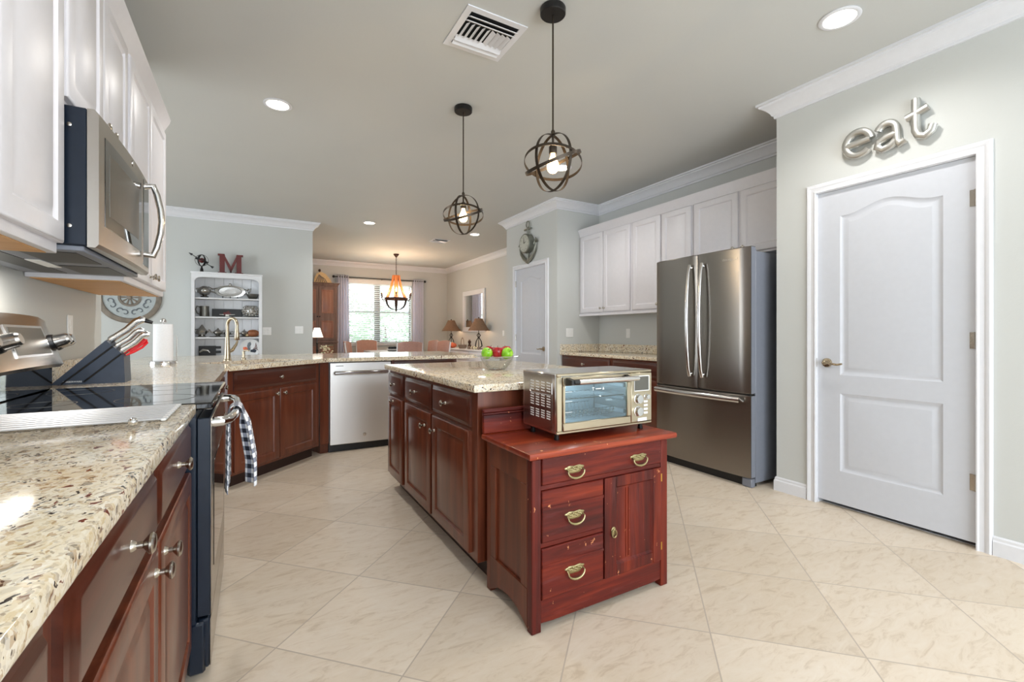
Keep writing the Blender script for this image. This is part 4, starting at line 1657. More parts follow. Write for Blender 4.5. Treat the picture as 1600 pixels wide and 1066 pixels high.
can(.155, 1.256, 'added unseen recessed ceiling light over the counter edge beside the stove', power=15)  # this and the next two are unseen, added to brighten floor and counter
can(.155, -1.2, 'added unseen recessed ceiling light over the entry end of the counter', power=12)
can(2.74, -1.2, 'added unseen recessed ceiling light past the white door toward the rear opening')


def vent(name, x, y, w, label, rz=0.):
    T = thing(name, label, 'vent', (x, y, HC), rz)
    f = MB()
    o, i = w / 2 + .035, w / 2
    for a in range(4):
        m = MB().prism([(-o, -o), (o, -o), (i, -i), (-i, -i)], 'z', -.007, -.0005)
        m.tf(Matrix.Rotation(a * PI / 2, 4, 'Z'))
        f.merge(m)
    f.build('frame', M['trim'], T)
    MB().box(-i, -i, -.003, i, i, -.0008).build('duct_opening', M['dark'], T)  # near-black plate; the shade inside the duct is in its colour
    lv = MB()
    for yy, s in ((-i + .03, 1), (-i + .065, 1), (i - .03, -1), (i - .065, -1)):
        lv.loft([[(x_, yy + .017 * s, -.004), (x_, yy - .014 * s, -.022), (x_, yy - .017 * s, -.020), (x_, yy + .013 * s, -.0035)] for x_ in (-i, i)])
    for k in range(9):
        xx = -i + .02 + k * (2 * i - .04) / 8
        s = 1 if k < 5 else -1
        lv.loft([[(xx + .011 * s, y_, -.004), (xx - .009 * s, y_, -.018), (xx - .011 * s, y_, -.0165), (xx + .008 * s, y_, -.0035)] for y_ in (-i + .085, i - .085)])
    lv.build('louver_blades', M['trim'], T)
    return T


vent('air_vent', 1.14, 2.325, .29, 'square white ceiling air vent with angled louvers near the larger pendant')
vent('air_vent', 2.95, 7.87, .24, 'distant flat white ceiling air vent before the dining room')


def pendant(x, y, label, tw):
    T = thing('pendant_light', label, 'pendant light', (x, y, HC))
    MB().lathe([(.062, -.038), (.066, -.034), (.067, -.006), (.064, -.0005)], (0, 0, 0), 36).build('canopy', M['blackm'], T)
    zc = -.807
    R = .142
    MB().cyl((0, 0, -.038), (0, 0, zc + R + .015), .0045, None, 10).build('rod', M['bandm'], T)
    s = MB()
    s.lathe([(.008, zc + R - .005), (.011, zc + R + .02), (.006, zc + R + .03)], (0, 0, 0), 14)
    s.cyl((0, 0, zc + R), (0, 0, zc + R - .05), .006, None, 10)
    s.lathe([(.0195, zc + R - .095), (.021, zc + R - .09), (.021, zc + R - .06), (.012, zc + R - .048)], (0, 0, 0), 18)
    s.build('socket', M['bandm'], T)
    zb = zc + R - .095
    MB().lathe([(.0125, zb), (.0125, zb - .012), (.018, zb - .026), (.029, zb - .05), (.032, zb - .068), (.028, zb - .086), (.016, zb - .098), (.003, zb - .101)], (0, 0, 0), 24).build('bulb', M['bulb'], T)
    E = Matrix.Rotation
    rots = [E(math.radians(20 + tw), 3, 'Z') @ E(PI / 2, 3, 'X'), E(math.radians(92 + tw), 3, 'Z') @ E(PI / 2, 3, 'X') @ E(0, 3, 'Y'),
            E(math.radians(40 + tw), 3, 'Z') @ E(math.radians(16), 3, 'Y'), E(math.radians(200 + tw), 3, 'Z') @ E(math.radians(24), 3, 'Y') @ E(math.radians(8), 3, 'X')]
    for i, r in enumerate(rots):
        MB().band((0, 0, zc), R + .003 * i, .016, .0025, r, 64).build('ring', M['bandm'], T)
    d = bpy.data.lights.new('bulb_glow', 'POINT')
    d.energy = 3.5
    d.color = (1, .78, .5)
    d.shadow_soft_size = .012
    o = bpy.data.objects.new('bulb_glow', d)
    COL.objects.link(o)
    o.parent = T
    o.location = (0, 0, zb - .116)
    return T


pendant(1.358, 1.958, 'larger globe pendant of crossed iron rings above the antique cabinet end of the island', 0)
pendant(1.368, 3.148, 'smaller globe pendant of crossed iron rings, over the far end of the island', 24)

# ================================================================== wall signs
# letters of the metal word sign over the white door; local x along -y
T = thing('word_sign', 'galvanised metal word sign reading eat above the white door', 'sign', (XR, 1.28, 2.27), -90)


def stroke(ch, pts, r, cyc=False):
    P = [(x, -.034, z) for x, z in pts]
    # rounded metal stroke, shallower than it is wide
    m = MB().tube(P, r, 14, cyc, True, .62, (0, 1, 0))
    m.V = [(x, y if y < -.03 else max(y, -.03), z) for x, y, z in m.V]
    bk_ = MB().tube([(x, -.018, z) for x, z in pts], r * .93, 10, cyc, True, .5, (0, 1, 0))
    return m, bk_


def arc(cx, cz, rx, rz, a0, a1, n=14):
    return [(cx + rx * math.cos(math.radians(a0 + (a1 - a0) * i / n)), cz + rz * math.sin(math.radians(a0 + (a1 - a0) * i / n))) for i in range(n + 1)]


r_ = .0215
le = [[(-.203, .078), (-.072, .092)], arc(-.137, .083, .070, .074, 8, 320, 22)]
la = [arc(.012, .10, .047, .05, 160, 20, 10) + [(.062, .03), (.075, .005), (.098, .022)], [(.058, .075), (.01, .068), (-.03, .05), (-.036, .022), (-.01, -.002), (.03, .01), (.056, .035)]]
lt = [[(.150, .235), (.150, .10), (.150, .055), (.162, .022), (.19, .008), (.218, .03), (.226, .062)], [(.105, .138), (.15, .15), (.205, .17)]]
for nm, st in (('letter_e', le), ('letter_a', la), ('letter_t', lt)):
    m = MB()
    for s in st:
        a, b_ = stroke(nm, s, r_)
        m.merge(a)
        m.merge(b_)
    m.build(nm, M['galv'], T, 60)

# anchor clock above the second door
T = thing('anchor_clock', 'grey metal anchor wall clock hanging above the smaller white door', 'clock', (XR, 5.40, 2.405), -90)
MB().lathe([(.128, -.004), (.135, -.01), (.135, -.085), (.128, -.092), (.116, -.09)], (0, 0, 0), 40, 'y').build('clock_case', M['zinc'], T)
MB().lathe([(.117, -.088), (.117, -.0905), (.002, -.0906)], (0, 0, 0), 40, 'y').build('clock_face', M['clockf'], T)
mk = MB()
for k in range(12):
    a = k * PI / 6
    mk.tube([(.085 * math.sin(a), -.0915, .085 * math.cos(a)), (.106 * math.sin(a), -.0915, .106 * math.cos(a))], .003, 5)
mk.build('hour_mark', M['zinc'], T)
hd = MB()
hd.tube([(0, -.094, 0), (.05, -.094, .018)], [.004, .002], 6)
hd.tube([(0, -.095, 0), (-.008, -.095, .085)], [.004, .002], 6)
hd.build('clock_hand', M['black'], T)
an = MB()
an.tube([(0, -.03, .13), (0, -.03, .23)], .014, 10)
an.tube([(-.085, -.03, .205), (.085, -.03, .205)],   .014, 10)
an.tube([(.04 * math.cos(a * PI / 8), -.03, .27 + .045 * math.sin(a * PI / 8)) for a in range(16)], .009, 8, True)
arm = [(-.20, -.03, .05), (-.205, -.03, -.05), (-.17, -.03, -.13), (-.10, -.03, -.20), (0, -.03, -.255), (.10, -.03, -.20), (.17, -.03, -.13), (.205, -.03, -.05), (.20, -.03, .05)]
an.tube(arm, [.006, .014, .022, .026, .028, .026, .022, .014, .006], 10)
an.tube([(0, -.03, -.12), (0, -.03, -.26)], .018, 10)
for sg in (-1, 1):
    an.tube([(sg * .225, -.03, -.01), (sg * .2, -.03, .06)], [.02, .004], 8)
    an.tube([(sg * .16, -.03, -.03), (sg * .2, -.03, .06)], [.016, .004], 8)
an.build('anchor', M['zinc'], T)

# ================================================================== bookcase on the far wall
KX0, KX1, KY0, KY1, KZ = -.722, .104, 7.35, 7.597, 1.985
T = thing('bookcase', 'white open bookcase with arched front and silver pieces against the far grey wall', 'bookcase', (KX0, KY0, 0))
kw, kd_ = KX1 - KX0, KY1 - KY0
for x0, x1 in ((0, .022), (kw - .022, kw)):
    MB().box(x0, .018, 0, x1, kd_, KZ - .022, .001).build('side_panel', M['shelfw'], T)
MB().box(-.008, -.008, KZ - .0215, kw + .008, kd_, KZ, .004).build('top', M['shelfw'], T)
bp = MB()
for i in range(7):
    x0 = .0225 + i * (kw - .045) / 7
    bp.box(x0 + .001, kd_ - .012, 0, x0 + (kw - .045) / 7 - .001, kd_ - .002, KZ - .0225, .0015)
bp.build('back_panel', M['shelfw'], T)
ff = MB()
zt_, zs = KZ - .055, KZ - .125
po = [(0, 0), (.04, 0), (.04, zs)]
for i in range(1, 9):
    a = PI - PI / 2 * i / 8
    po.append((.04 + .09 + .09 * math.cos(a), zs + .055 * math.sin(a)))
half = po
full = half + [(kw - x, z) for x, z in reversed(half)] + [(kw, KZ - .022), (0, KZ - .022)]
nh = len(half)
# built as two stiles and an arched head so every face stays flat
ff.box(0, 0, 0, .04, .0178, zs, .001)
ff.box(kw - .04, 0, 0, kw, .0178, zs, .001)
xs_ = [.0, .04] + [p[0] for p in half[3:]]
zs_ = [zs, zs] + [p[1] for p in half[3:]]
xs2 = xs_ + [kw - x for x in reversed(xs_)]
zs2 = zs_ + list(reversed(zs_))
for i in range(len(xs2) - 1):
    if xs2[i + 1] - xs2[i] > 1e-6:
        ff.prism([(xs2[i], zs2[i]), (xs2[i + 1], zs2[i + 1]), (xs2[i + 1], KZ - .022), (xs2[i], KZ - .022)], 'y', 0, .0178)
ff.build('face_frame', M['shelfw'], T)
SHZ = (1.642, 1.384, 1.105, .80, .42)
for z in SHZ:
    MB().box(.0225, .0182, z - .018, kw - .0225, kd_ - .0125, z, .002).build('shelf', M['shelfw'], T)


def kx(px):      # photo column measured at the bookcase front
    return -.726 + (px - 298) * .00745


ky = 7.49


def on_shelf(name, label, cat, px, sh, y=ky, group=None):
    return thing(name, label, cat, (kx(px), y, SHZ[sh] + .0006 if sh >= 0 else KZ + .0006), 0, group)


# topmost shelf
T = on_shelf('silver_pitcher', 'round polished silver pitcher on a dark foot, top shelf of the bookcase', 'pitcher', 317, 0)
MB().lathe([(.045, 0), (.045, .02), (.02, .03), (.055, .05), (.078, .085), (.078, .11), (.06, .14), (.035, .155), (.03, .16)], (0, 0, 0), 28).build('body', M['silver'], T)
MB().tube([(-.07, 0, .13), (-.1, 0, .12), (-.095, 0, .08), (-.07, 0, .07)], .006, 8).build('handle', M['silver'], T)
MB().lathe([(.046, -.0004), (.047, .002), (.047, .02), (.044, .0208)], (0, 0, 0), 20).build('foot', M['black'], T)
T = on_shelf('oval_tray', 'oval silver tray with scrolled handles on a dark easel, top shelf of bookcase', 'tray', 357, 0, 7.545)
q = MB()
q.lathe([(1.0, .006), (1.0, -.002), (.78, -.004), (.74, .004), (.02, .008)], (0, 0, .105), 56, 'y')
q.V = [(x * .185, y, .105 + (z - .105) * .085) for x, y, z in q.V]
q.build('dish', M['silver'], T)
for sg in (-1, 1):
    MB().tube([(sg * .16, 0, .145), (sg * .21, 0, .13), (sg * .255, 0, .16), (sg * .235, 0, .10), (sg * .19, 0, .085), (sg * .16, 0, .07)], [.006, .01, .008, .01, .01, .006], 8).build('tray_handle', M['silver'], T)
MB().sph((0, 0, .2), .02, (1, .5, 1)).build('crest', M['silver'], T)
e_ = MB()
for x in (-.09, .0, .09):
    e_.tube([(x, -.03, .0), (x, -.025, .03), (x, .01, .03), (x, .02, .002)], .005, 6)
e_.tube([(-.09, .012, .03), (.09, .012, .03)], .004, 6)
e_.build('easel', M['black'], T)
T = on_shelf('pewter_dish', 'dark pewter leaf dish at the end of the top shelf', 'dish', 394, 0)
MB().lathe([(.03, 0), (.05, .01), (.072, .05), (.082, .075), (.078, .076), (.066, .05), (.01, .012)], (0, 0, 0), 24, 'z', 1, .8).build('bowl', M['pewter'], T)
MB().tube([(-.06, 0, .07), (-.075, 0, .12), (-.05, 0, .15)], [.008, .006, .009], 8).build('stem_handle', M['silver'], T)

# second shelf
T = on_shelf('pewter_jug', 'pewter jug with a large loop handle, second shelf of the bookcase', 'jug', 317, 1)
MB().lathe([(.055, 0), (.058, .01), (.056, .06), (.052, .1), (.055, .145), (.05, .146), (.045, .1), (.01, .02)], (0, 0, 0), 26).build('body', M['pewter'], T)
MB().tube([(-.05, 0, .13), (-.085, 0, .145), (-.1, 0, .10), (-.085, 0, .05), (-.052, 0, .03)], .007, 8).build('handle', M['pewter'], T)
T = on_shelf('dessert_picture', 'wide black picture of a red dessert on a white stand, second shelf of the bookcase', 'picture', 352, 1, 7.54)
MB().box(-.178, 0, 0, .178, .014, .115, .002).build('panel', M['black'], T)
p_ = MB()
p_.lathe([(.025, .012), (.02, .02), (.015, .03), (.09, .036), (.094, .04)], (0, 0, 0), 20, 'z', 1, .02)
p_.V = [(x, -.0012 + y * .2, z) for x, y, z in p_.V]
p_.build('painted_stand', M['cream'], T)
p_ = MB()
for (x, z, r) in ((-.03, .05, .02), (-.0, .058, .022), (.03, .05, .016), (.012, .075, .014)):
    p_.sph((x, -.001, z), r, (1, .06, 1), 12, 8)
p_.build('painted_dessert', M['mred'], T)
T = on_shelf('glass_rose_bowl', 'round cut crystal bowl full of silver facets, second shelf of the bookcase', 'bowl', 391, 1)
c_ = MB()
c_.lathe([(.05, 0), (.075, .02), (.1, .06), (.105, .1), (.095, .14), (.075, .165), (.07, .165), (.088, .14), (.098, .1), (.01, .02)], (0, 0, 0), 18)
c_.build('bowl', M['silver'], T, 5)
fc = MB()
for i in range(5):
    for k in range(14):
        a = 2 * PI * (k + .5 * (i % 2)) / 14
        z = .03 + i * .028
        r = .083 + .022 * math.sin(PI * (i + .6) / 5)
        fc.sph((r * math.cos(a), r * math.sin(a), z), .014, (1, 1, 1), 6, 4)
fc.build('facet_pattern', M['chrome'], T, 5)

# third shelf
T = on_shelf('silver_coffee_pot', 'ornate tall silver coffee pot with pointed lid, third shelf of the bookcase', 'coffee pot', 313, 2)
MB().lathe([(.045, 0), (.05, .012), (.035, .025), (.06, .05), (.068, .08), (.05, .11), (.03, .13), (.02, .15), (.006, .17)], (0, 0, 0), 20).build('body', M['silver'], T)
MB().tube([(.05, 0, .06), (.075, 0, .08), (.08, 0, .11)], [.012, .009, .007], 8).build('spout', M['silver'], T)
MB().tube([(-.05, 0, .11), (-.085, 0, .1), (-.08, 0, .06), (-.055, 0, .05)], .006, 8).build('handle', M['silver'], T)
tag(MB().lathe([(.30, .0), (.31, .006), (.30, .012), (.27, .01), (.01, .01)], (0, 0, 0), 48, 'z', .78, .3).build('serving_tray', M['pewter'], None), 'long flat pewter serving tray under the tea set, third shelf of the bookcase', 'tray', None, (kx(356), ky, SHZ[2] + .0006))


def teapot(px, s, label):
    T = thing('teapot', label, 'teapot', (kx(px), ky, SHZ[2] + .0135))
    MB().lathe([(.03 * s, 0), (.034 * s, .006 * s), (.022 * s, .014 * s), (.055 * s, .04 * s), (.058 * s, .06 * s), (.04 * s, .08 * s), (.02 * s, .09 * s), (.008 * s, .1 * s), (.01 * s, .108 * s), (.002 * s, .115 * s)], (0, 0, 0), 22).build('body', M['silver'], T)
    MB().tube([(-.05 * s, 0, .04 * s), (-.08 * s, 0, .06 * s), (-.1 * s, 0, .09 * s)], [.012 * s, .008 * s, .006 * s], 8).build('spout', M['silver'], T)
    MB().tube([(.045 * s, 0, .075 * s), (.085 * s, 0, .08 * s), (.085 * s, 0, .045 * s), (.05 * s, 0, .03 * s)], .005 * s, 8).build('handle', M['silver'], T)


teapot(338, 1., 'silver teapot with its spout toward the coffee pot, on the pewter tray')
teapot(353, .8, 'small silver sugar pot beside the teapot, partly behind the faucet')
teapot(380, .85, 'small silver creamer at the end of the pewter tray, past the faucet')
T = on_shelf('brown_vase', 'squat brown glazed vase lying at the end of the third shelf', 'vase', 396, 2)
MB().lathe([(.03, -.075), (.045, -.06), (.052, -.02), (.05, .02), (.03, .055), (.022, .07)], (0, 0, .053), 22, 'x').build('body', M['brownp'], T)
MB().sph((-.08, 0, .03), .026, (1.1, .8, .9)).build('stopper', M['shell'], T)

# fourth shelf
T = on_shelf('black_plaque', 'black cut-out plaque with white bars and grey relief, fourth shelf of the bookcase', 'plaque', 325, 3, 7.52)
q = MB()
q.box(-.13, 0, 0, .07, .012, .185, .002)
for z in (0, .062, .124):
    q.box(.0702, 0, z + (.02 if z else 0), .13, .012, z + .035 + (.02 if z else 0), .002)
q.build('board', M['black'], T)
q = MB()
q.tube([(-.12, -.004, .10), (-.08, -.004, .13), (-.02, -.004, .12), (.0, -.004, .09)], [.012, .016, .012, .006], 8, flat=.4, up=(0, 1, 0))
q.tube([(-.11, -.004, .03), (-.04, -.004, .028), (.03, -.004, .03)], [.01, .014, .01], 8, flat=.4, up=(0, 1, 0))
q.build('relief', M['silver'], T)
T = on_shelf('rooster_plate', 'round pale plate painted with a rooster on a small stand, fourth shelf of the bookcase', 'plate', 390, 3, 7.53)
MB().lathe([(.13, -.012), (.132, -.008), (.09, .006), (.01, .006), (.01, .0), (.088, 0), (.128, -.014)], (0, 0, .15), 40, 'y', ring=True).build('plate', M['plastic'], T)
for pts, m_, nm in (([(-.06, .10), (-.09, .13), (-.09, .16), (-.05, .165), (-.03, .13)], 'coral', 'rooster_breast'), ([(-.04, .18), (-.03, .22), (0, .235), (.01, .2), (-.01, .16), (.0, .12), (-.03, .11)], 'medals', 'rooster_neck'),
                    ([(.0, .12), (.05, .13), (.08, .11), (.06, .08), (.0, .09)], 'navy', 'rooster_wing')):
    MB().prism(pts, 'y', -.0035, -.0022 + .0).build(nm, M[m_], T)
q = MB()
for k in range(5):
    q.tube([(.03 + .01 * k, -.003, .13), (.06 + .008 * k, -.003, .16 - .01 * k), (.07 + .006 * k, -.003, .22 - .028 * k)], .003, 5)
q.build('rooster_tail', M['mred'], T)
MB().tube([(-.05, -.03, .0), (-.045, -.02, .03), (.045, -.02, .03), (.05, -.03, 0)], .005, 6).build('plate_stand', M['black'], T)

# on top of the bookcase
T = thing('armillary_sphere', 'dark bronze armillary sphere with an arrow on top of the white bookcase', 'ornament', (kx(313), 7.47, KZ + .0008))
MB().lathe([(.045, 0), (.045, .008), (.02, .016), (.018, .05), (.012, .06), (.009, .085)], (0, 0, 0), 18).build('base', M['blackm'], T)
ring_c = (0, 0, .165)
for i, r in enumerate((Matrix.Rotation(PI / 2, 3, 'X'), Matrix.Rotation(PI / 3, 3, 'Z') @ Matrix.Rotation(PI / 2, 3, 'X'), Matrix.Rotation(-PI / 3, 3, 'Z') @ Matrix.Rotation(PI / 2, 3, 'X'), Matrix.Rotation(.35, 3, 'Y'))):
    MB().band(ring_c, .074 + .001 * i, .013, .004, r, 40).build('ring', M['blackm'], T)
MB().sph(ring_c, .034).build('globe', M['mred'], T)
ar = MB()
ar.tube([(-.115, -.0, .24), (.115, 0, .085)], .0045, 8)
ar.tube([(-.108, 0, .235), (-.145, 0, .26)], [.017, .002], 8)
ar.tube([(.10, 0, .095), (.13, 0, .075)], [.006, .018], 8)
ar.build('arrow', M['blackm'], T)
T = thing('letter_m', 'large dark red block serif letter M on top of the white bookcase', 'letter', (kx(358), 7.47, KZ + .0008))
mh, mw_ = .272, .30
lm = MB()
def seg(p):
    lm.prism(p, 'y', -.025, .025)
x0 = -mw_ / 2
seg([(x0, 0), (x0 + .10, 0), (x0 + .10, .022), (x0, .022)])
seg([(x0 + .02, .022), (x0 + .08, .022), (x0 + .08, mh - .022), (x0 + .02, mh - .022)])
seg([(x0, mh - .022), (x0 + .085, mh - .022), (x0 + .078, mh), (x0, mh)])
seg([(x0 + .20, 0), (x0 + .30, 0), (x0 + .30, .022), (x0 + .20, .022)])
seg([(x0 + .22, .022), (x0 + .28, .022), (x0 + .28, mh - .022), (x0 + .22, mh - .022)])
seg([(x0 + .215, mh - .022), (x0 + .30, mh - .022), (x0 + .30, mh), (x0 + .222, mh)])
seg([(x0 + .0805, mh - .09), (x0 + .15, .02), (x0 + .16, .02), (x0 + .155, .10), (x0 + .0805, mh - .022)])
seg([(x0 + .2195, mh - .09), (x0 + .2195, mh - .022), (x0 + .1555, .10), (x0 + .145, .02), (x0 + .155, .02)])
lm.build('letter', M['mred'], T)

# round scrolled medallion on the far wall
T = thing('wall_medallion', 'large round scrollwork wall medallion partly hidden by the white upper cabinet', 'wall decor', (-1.40, YL, 1.625))
MB().lathe([(.335, -.001), (.335, -.022), (.32, -.03), (.275, -.024), (.27, -.001)], (0, 0, 0), 56, 'y').build('rim', M['medal'], T)
MB().lathe([(.271, -.001), (.271, -.008), (.003, -.0085)], (0, 0, 0), 48, 'y').build('backing', M['medalb'], T)
MB().lathe([(.12, -.008), (.12, -.018), (.095, -.02), (.09, -.008)], (0, 0, 0), 40, 'y').build('inner_ring', M['medal'], T)
sp = MB()
for k in range(10):
    a = k * PI / 5
    sp.tube([(.02 * math.cos(a), -.012, .02 * math.sin(a)), (.09 * math.cos(a), -.012, .09 * math.sin(a))], [.006, .012], 8, flat=.6, up=(0, 1, 0))
sp.sph((0, -.014, 0), .026, (1, .5, 1))
sp.build('rosette', M['medal'], T)
sc2 = MB()
for k in range(8):
    for sg in (-1, 1):
        a0 = k * PI / 4 + sg * .18
        cx_, cz_ = .205 * math.cos(a0 + sg * .06), .205 * math.sin(a0 + sg * .06)
        pts = []
        for i in range(16):
            t = i / 15
            rr = .042 * (1 - .72 * t)
            aa = a0 + PI + sg * (t * 4.6 - .8)
            pts.append((cx_ + rr * math.cos(aa), -.012, cz_ + rr * math.sin(aa)))
        sc2.tube(pts, [.009 - .004 * i / 15 for i in range(16)], 6, flat=.7, up=(0, 1, 0))
sc2.build('scroll_pattern', M['medals'], T)

# ================================================================== dining room
# blind
T = thing('window_blind', 'white horizontal slat blind across the dining room window', 'blind', (WX0, YD, WZ0))
MB().box(.02, -.05, wh - .06, ww - .02, .0, wh - .002, .004).build('headrail', M['blind'], T)
sl2 = MB()
ns = 30
for i in range(ns):
    z = .05 + i * (wh - .13) / (ns - 1)
    sl2.loft([[(x, -.045, z + .013), (x, -.0, z - .013), (x, .0, z - .0105), (x, -.045, z + .0155)] for x in (.02, ww - .02)])
sl2.build('slat_panel', M['blind'], T)
MB().box(.02, -.04, .012, ww - .02, -.012, .03, .003).build('bottom_rail', M['blind'], T)
MB().box(.0, -.075, wh - .05, ww, -.052, wh + .05, .004).build('valance', M['blind'], T)

T = thing('curtain_rod', 'thin dark curtain rod with round finials above the dining room window', 'curtain rod', (0, YD - .12, 2.475))
MB().tube([(1.62, 0, 0), (3.76, 0, 0)], .011, 10).build('rod', M['blackm'], T)
for x in (1.60, 3.78):
    MB().sph((x, 0, 0), .03).build('finial', M['blackm'], T)
for x in (1.84, 2.72, 3.6):
    MB().tube([(x, 0, 0), (x, .06, -.0), (x, .119, -.03)], .007, 8).build('bracket', M['blackm'], T)


def curtain(x0, x1, label, fl):
    m = MB()
    nx, nz = 44, 14
    vs = []
    for j in range(nz + 1):
        t = j / nz
        for i in range(nx + 1):
            q = i / nx
            wdn = 1 + fl * t
            xc = (x0 + x1) / 2
            vs.append((xc + (q - .5) * (x1 - x0) * wdn, YD - .12 + .028 * math.sin(q * 2 * PI * 5 + .5 * t), 2.52 - t * 2.49))
    m.add(vs, [(j * (nx + 1) + i, j * (nx + 1) + i + 1, (j + 1) * (nx + 1) + i + 1, (j + 1) * (nx + 1) + i) for j in range(nz) for i in range(nx)])
    o = m.build('curtain', M['curtain'], None, 180)
    s = o.modifiers.new('thickness', 'SOLIDIFY')
    s.thickness = .003
    return tag(o, label, 'curtain')


curtain(1.67, 1.93, 'pale lilac curtain between the brown hutch and the window', .25)
curtain(3.47, 3.74, 'pale lilac curtain on the buffet side of the window', .05)

# brown hutch
T = thing('hutch', 'tall weathered brown hutch with panelled doors in the dining room corner', 'cabinet', (.85, 10.72, 0))
hw, hd2, hh = .77, .50, 2.21
MB().box(0, .0, .06, hw, hd2, hh, .004).build('body', M['hutch'], T)
MB().box(-.01, -.012, 0, hw + .01, hd2, .06, .003).build('plinth', M['hutch'], T)
cz = MB()
for i, (o_, z0, z1) in enumerate(((.012, hh, hh + .02), (.03, hh + .02, hh + .045), (.045, hh + .045, hh + .065))):
    cz.box(-o_, -o_, z0, hw + o_, hd2, z1, .004)
cz.build('cornice', M['hutch'], T)
cz = MB().box(-.015, -.025, .955, hw + .015, -.0005, .985, .004)
cz.build('ledge', M['hutch'], T)
for dx0_, dx1_, kside in ((.04, .378, 1), (.386, .73, 0)):
    D = MB().box(dx0_, -.018, 1.02, dx1_, -.0005, hh - .04, .003).build('door', M['hutch'], T)
    for z0, z1 in ((1.06, 1.44), (1.60, hh - .09)):
        panel_door(MB(), dx0_ + .05, z0, dx1_ - .05, z1, -.0175, .009, .02, True, .006).build('panel', M['hutchp'], D)
    MB().sph((dx1_ - .02 if kside else dx0_ + .02, -.028, 1.53), .014).build('knob', M['black'], D)
    D = MB().box(dx0_, -.018, .10, dx1_, -.0005, .93, .003).build('lower_door', M['hutch'], T)
    panel_door(MB(), dx0_ + .05, .15, dx1_ - .05, .88, -.0175, .009, .02, True, .006).build('panel', M['hutchp'], D)
T = thing('carved_shell', 'cream carved fan-shaped basket ornament on top of the brown hutch', 'ornament', (1.36, 10.95, hh + .0658))
sh = [(-.20, 0), (-.185, .12), (-.14, .22), (-.06, .26), (.04, .22), (.13, .11), (.185, 0)]
MB().prism(sh, 'y', -.03, .03).build('body', M['shell'], T)
q = MB()
for k in range(6):
    q.tube([(-.16 + .045 * k, -.033, .03), (-.13 + .03 * k, -.034, .11), (-.09 + .012 * k, -.033, .2 - .012 * k)], .008, 6)
q.build('rib_pattern', M['wicker'], T)
MB().sph((-.08, 0, .29), .028, (1, .7, 1.2)).build('knob', M['rust'], T)

# white lamp and plant on a small table behind the wall end
T = thing('side_table', 'small white side table just behind the wall end, carrying the white lamp', 'table', (.98, 8.6, 0))
MB().lathe([(.24, .72), (.245, .73), (.24, .745)], (0, 0, 0), 36).build('tabletop', M['cloth'], T)
for k in range(3):
    a = k * 2 * PI / 3 + .4
    MB().tube([(.15 * math.cos(a), .15 * math.sin(a), .72), (.12 * math.cos(a), .12 * math.sin(a), .4), (.2 * math.cos(a), .2 * math.sin(a), 0)], .016, 8).build('leg', M['cloth'], T)
T = thing('table_lamp', 'small dark lamp with bright white pleated shade beside the wall end', 'lamp', (.965, 8.6, .7458))
MB().lathe([(.102, .345), (.094, .36), (.068, .44), (.048, .51)], (0, 0, 0), 32, shell=.003).build('lamp_shade', mat_emit('lit_white_shade', (255, 250, 240), .9), T)
MB().lathe([(.05, 0), (.05, .012), (.018, .03), (.014, .08), (.024, .11), (.014, .14), (.012, .22), (.02, .24), (.008, .26), (.007, .36)], (0, 0, 0), 16).build('base', M['blackm'], T)
T = thing('flower_plant', 'cream and pale green flowering plant beside the white shaded lamp', 'plant', (1.10, 8.50, .7458))
MB().lathe([(.045, 0), (.06, .05), (.062, .06), (.05, .06), (.01, .05)], (0, 0, 0), 18).build('pot', M['wicker'], T)
rg = random.Random(3)
lf = MB()
fl_ = MB()
for k in range(46):
    a, r, z = rg.uniform(0, 2 * PI), rg.uniform(.02, .12), rg.uniform(.07, .2)
    x, y = r * math.cos(a), r * math.sin(a)
    if k % 2:
        lf.loft([[(x - .02, y, z), (x, y + .012, z + .006), (x + .02, y, z + .012), (x, y - .012, z + .004)], [(x - .018, y, z + .002), (x, y + .011, z + .008), (x + .018, y, z + .014), (x, y - .011, z + .006)]])
    else:
        fl_.sph((x, y, z), .017, (1, 1, .7), 7, 5)
lf.build('leaves', M['leafg'], T)
fl_.build('blossoms', M['petal'], T)

# chandelier
T = thing('chandelier', 'wooden stave wine barrel chandelier with candle bulbs over the dining table', 'chandelier', (2.637, 9.63, HC))
MB().lathe([(.012, -.075), (.03, -.05), (.055, -.02), (.06, -.001)], (0, 0, 0), 24).build('canopy', M['rust'], T)
ch = MB()
zc_ = -.07
k = 0
while zc_ > -.46:
    r = Matrix.Rotation(PI / 2, 3, 'X') if k % 2 else Matrix.Rotation(PI / 2, 3, 'Z') @ Matrix.Rotation(PI / 2, 3, 'X')
    ch.tube([r @ Vector((.011 * math.cos(i * PI / 4), .018 * math.sin(i * PI / 4), 0)) + Vector((0, 0, zc_ - .018)) for i in range(8)], .0035, 5, True)
    zc_ -= .029
    k += 1
ch.build('chain', M['rust'], T)
MB().lathe([(.05, -.56), (.062, -.55), (.062, -.465), (.05, -.455), (.012, -.45)], (0, 0, 0), 20).build('hub', M['rust'], T)
NS = 6
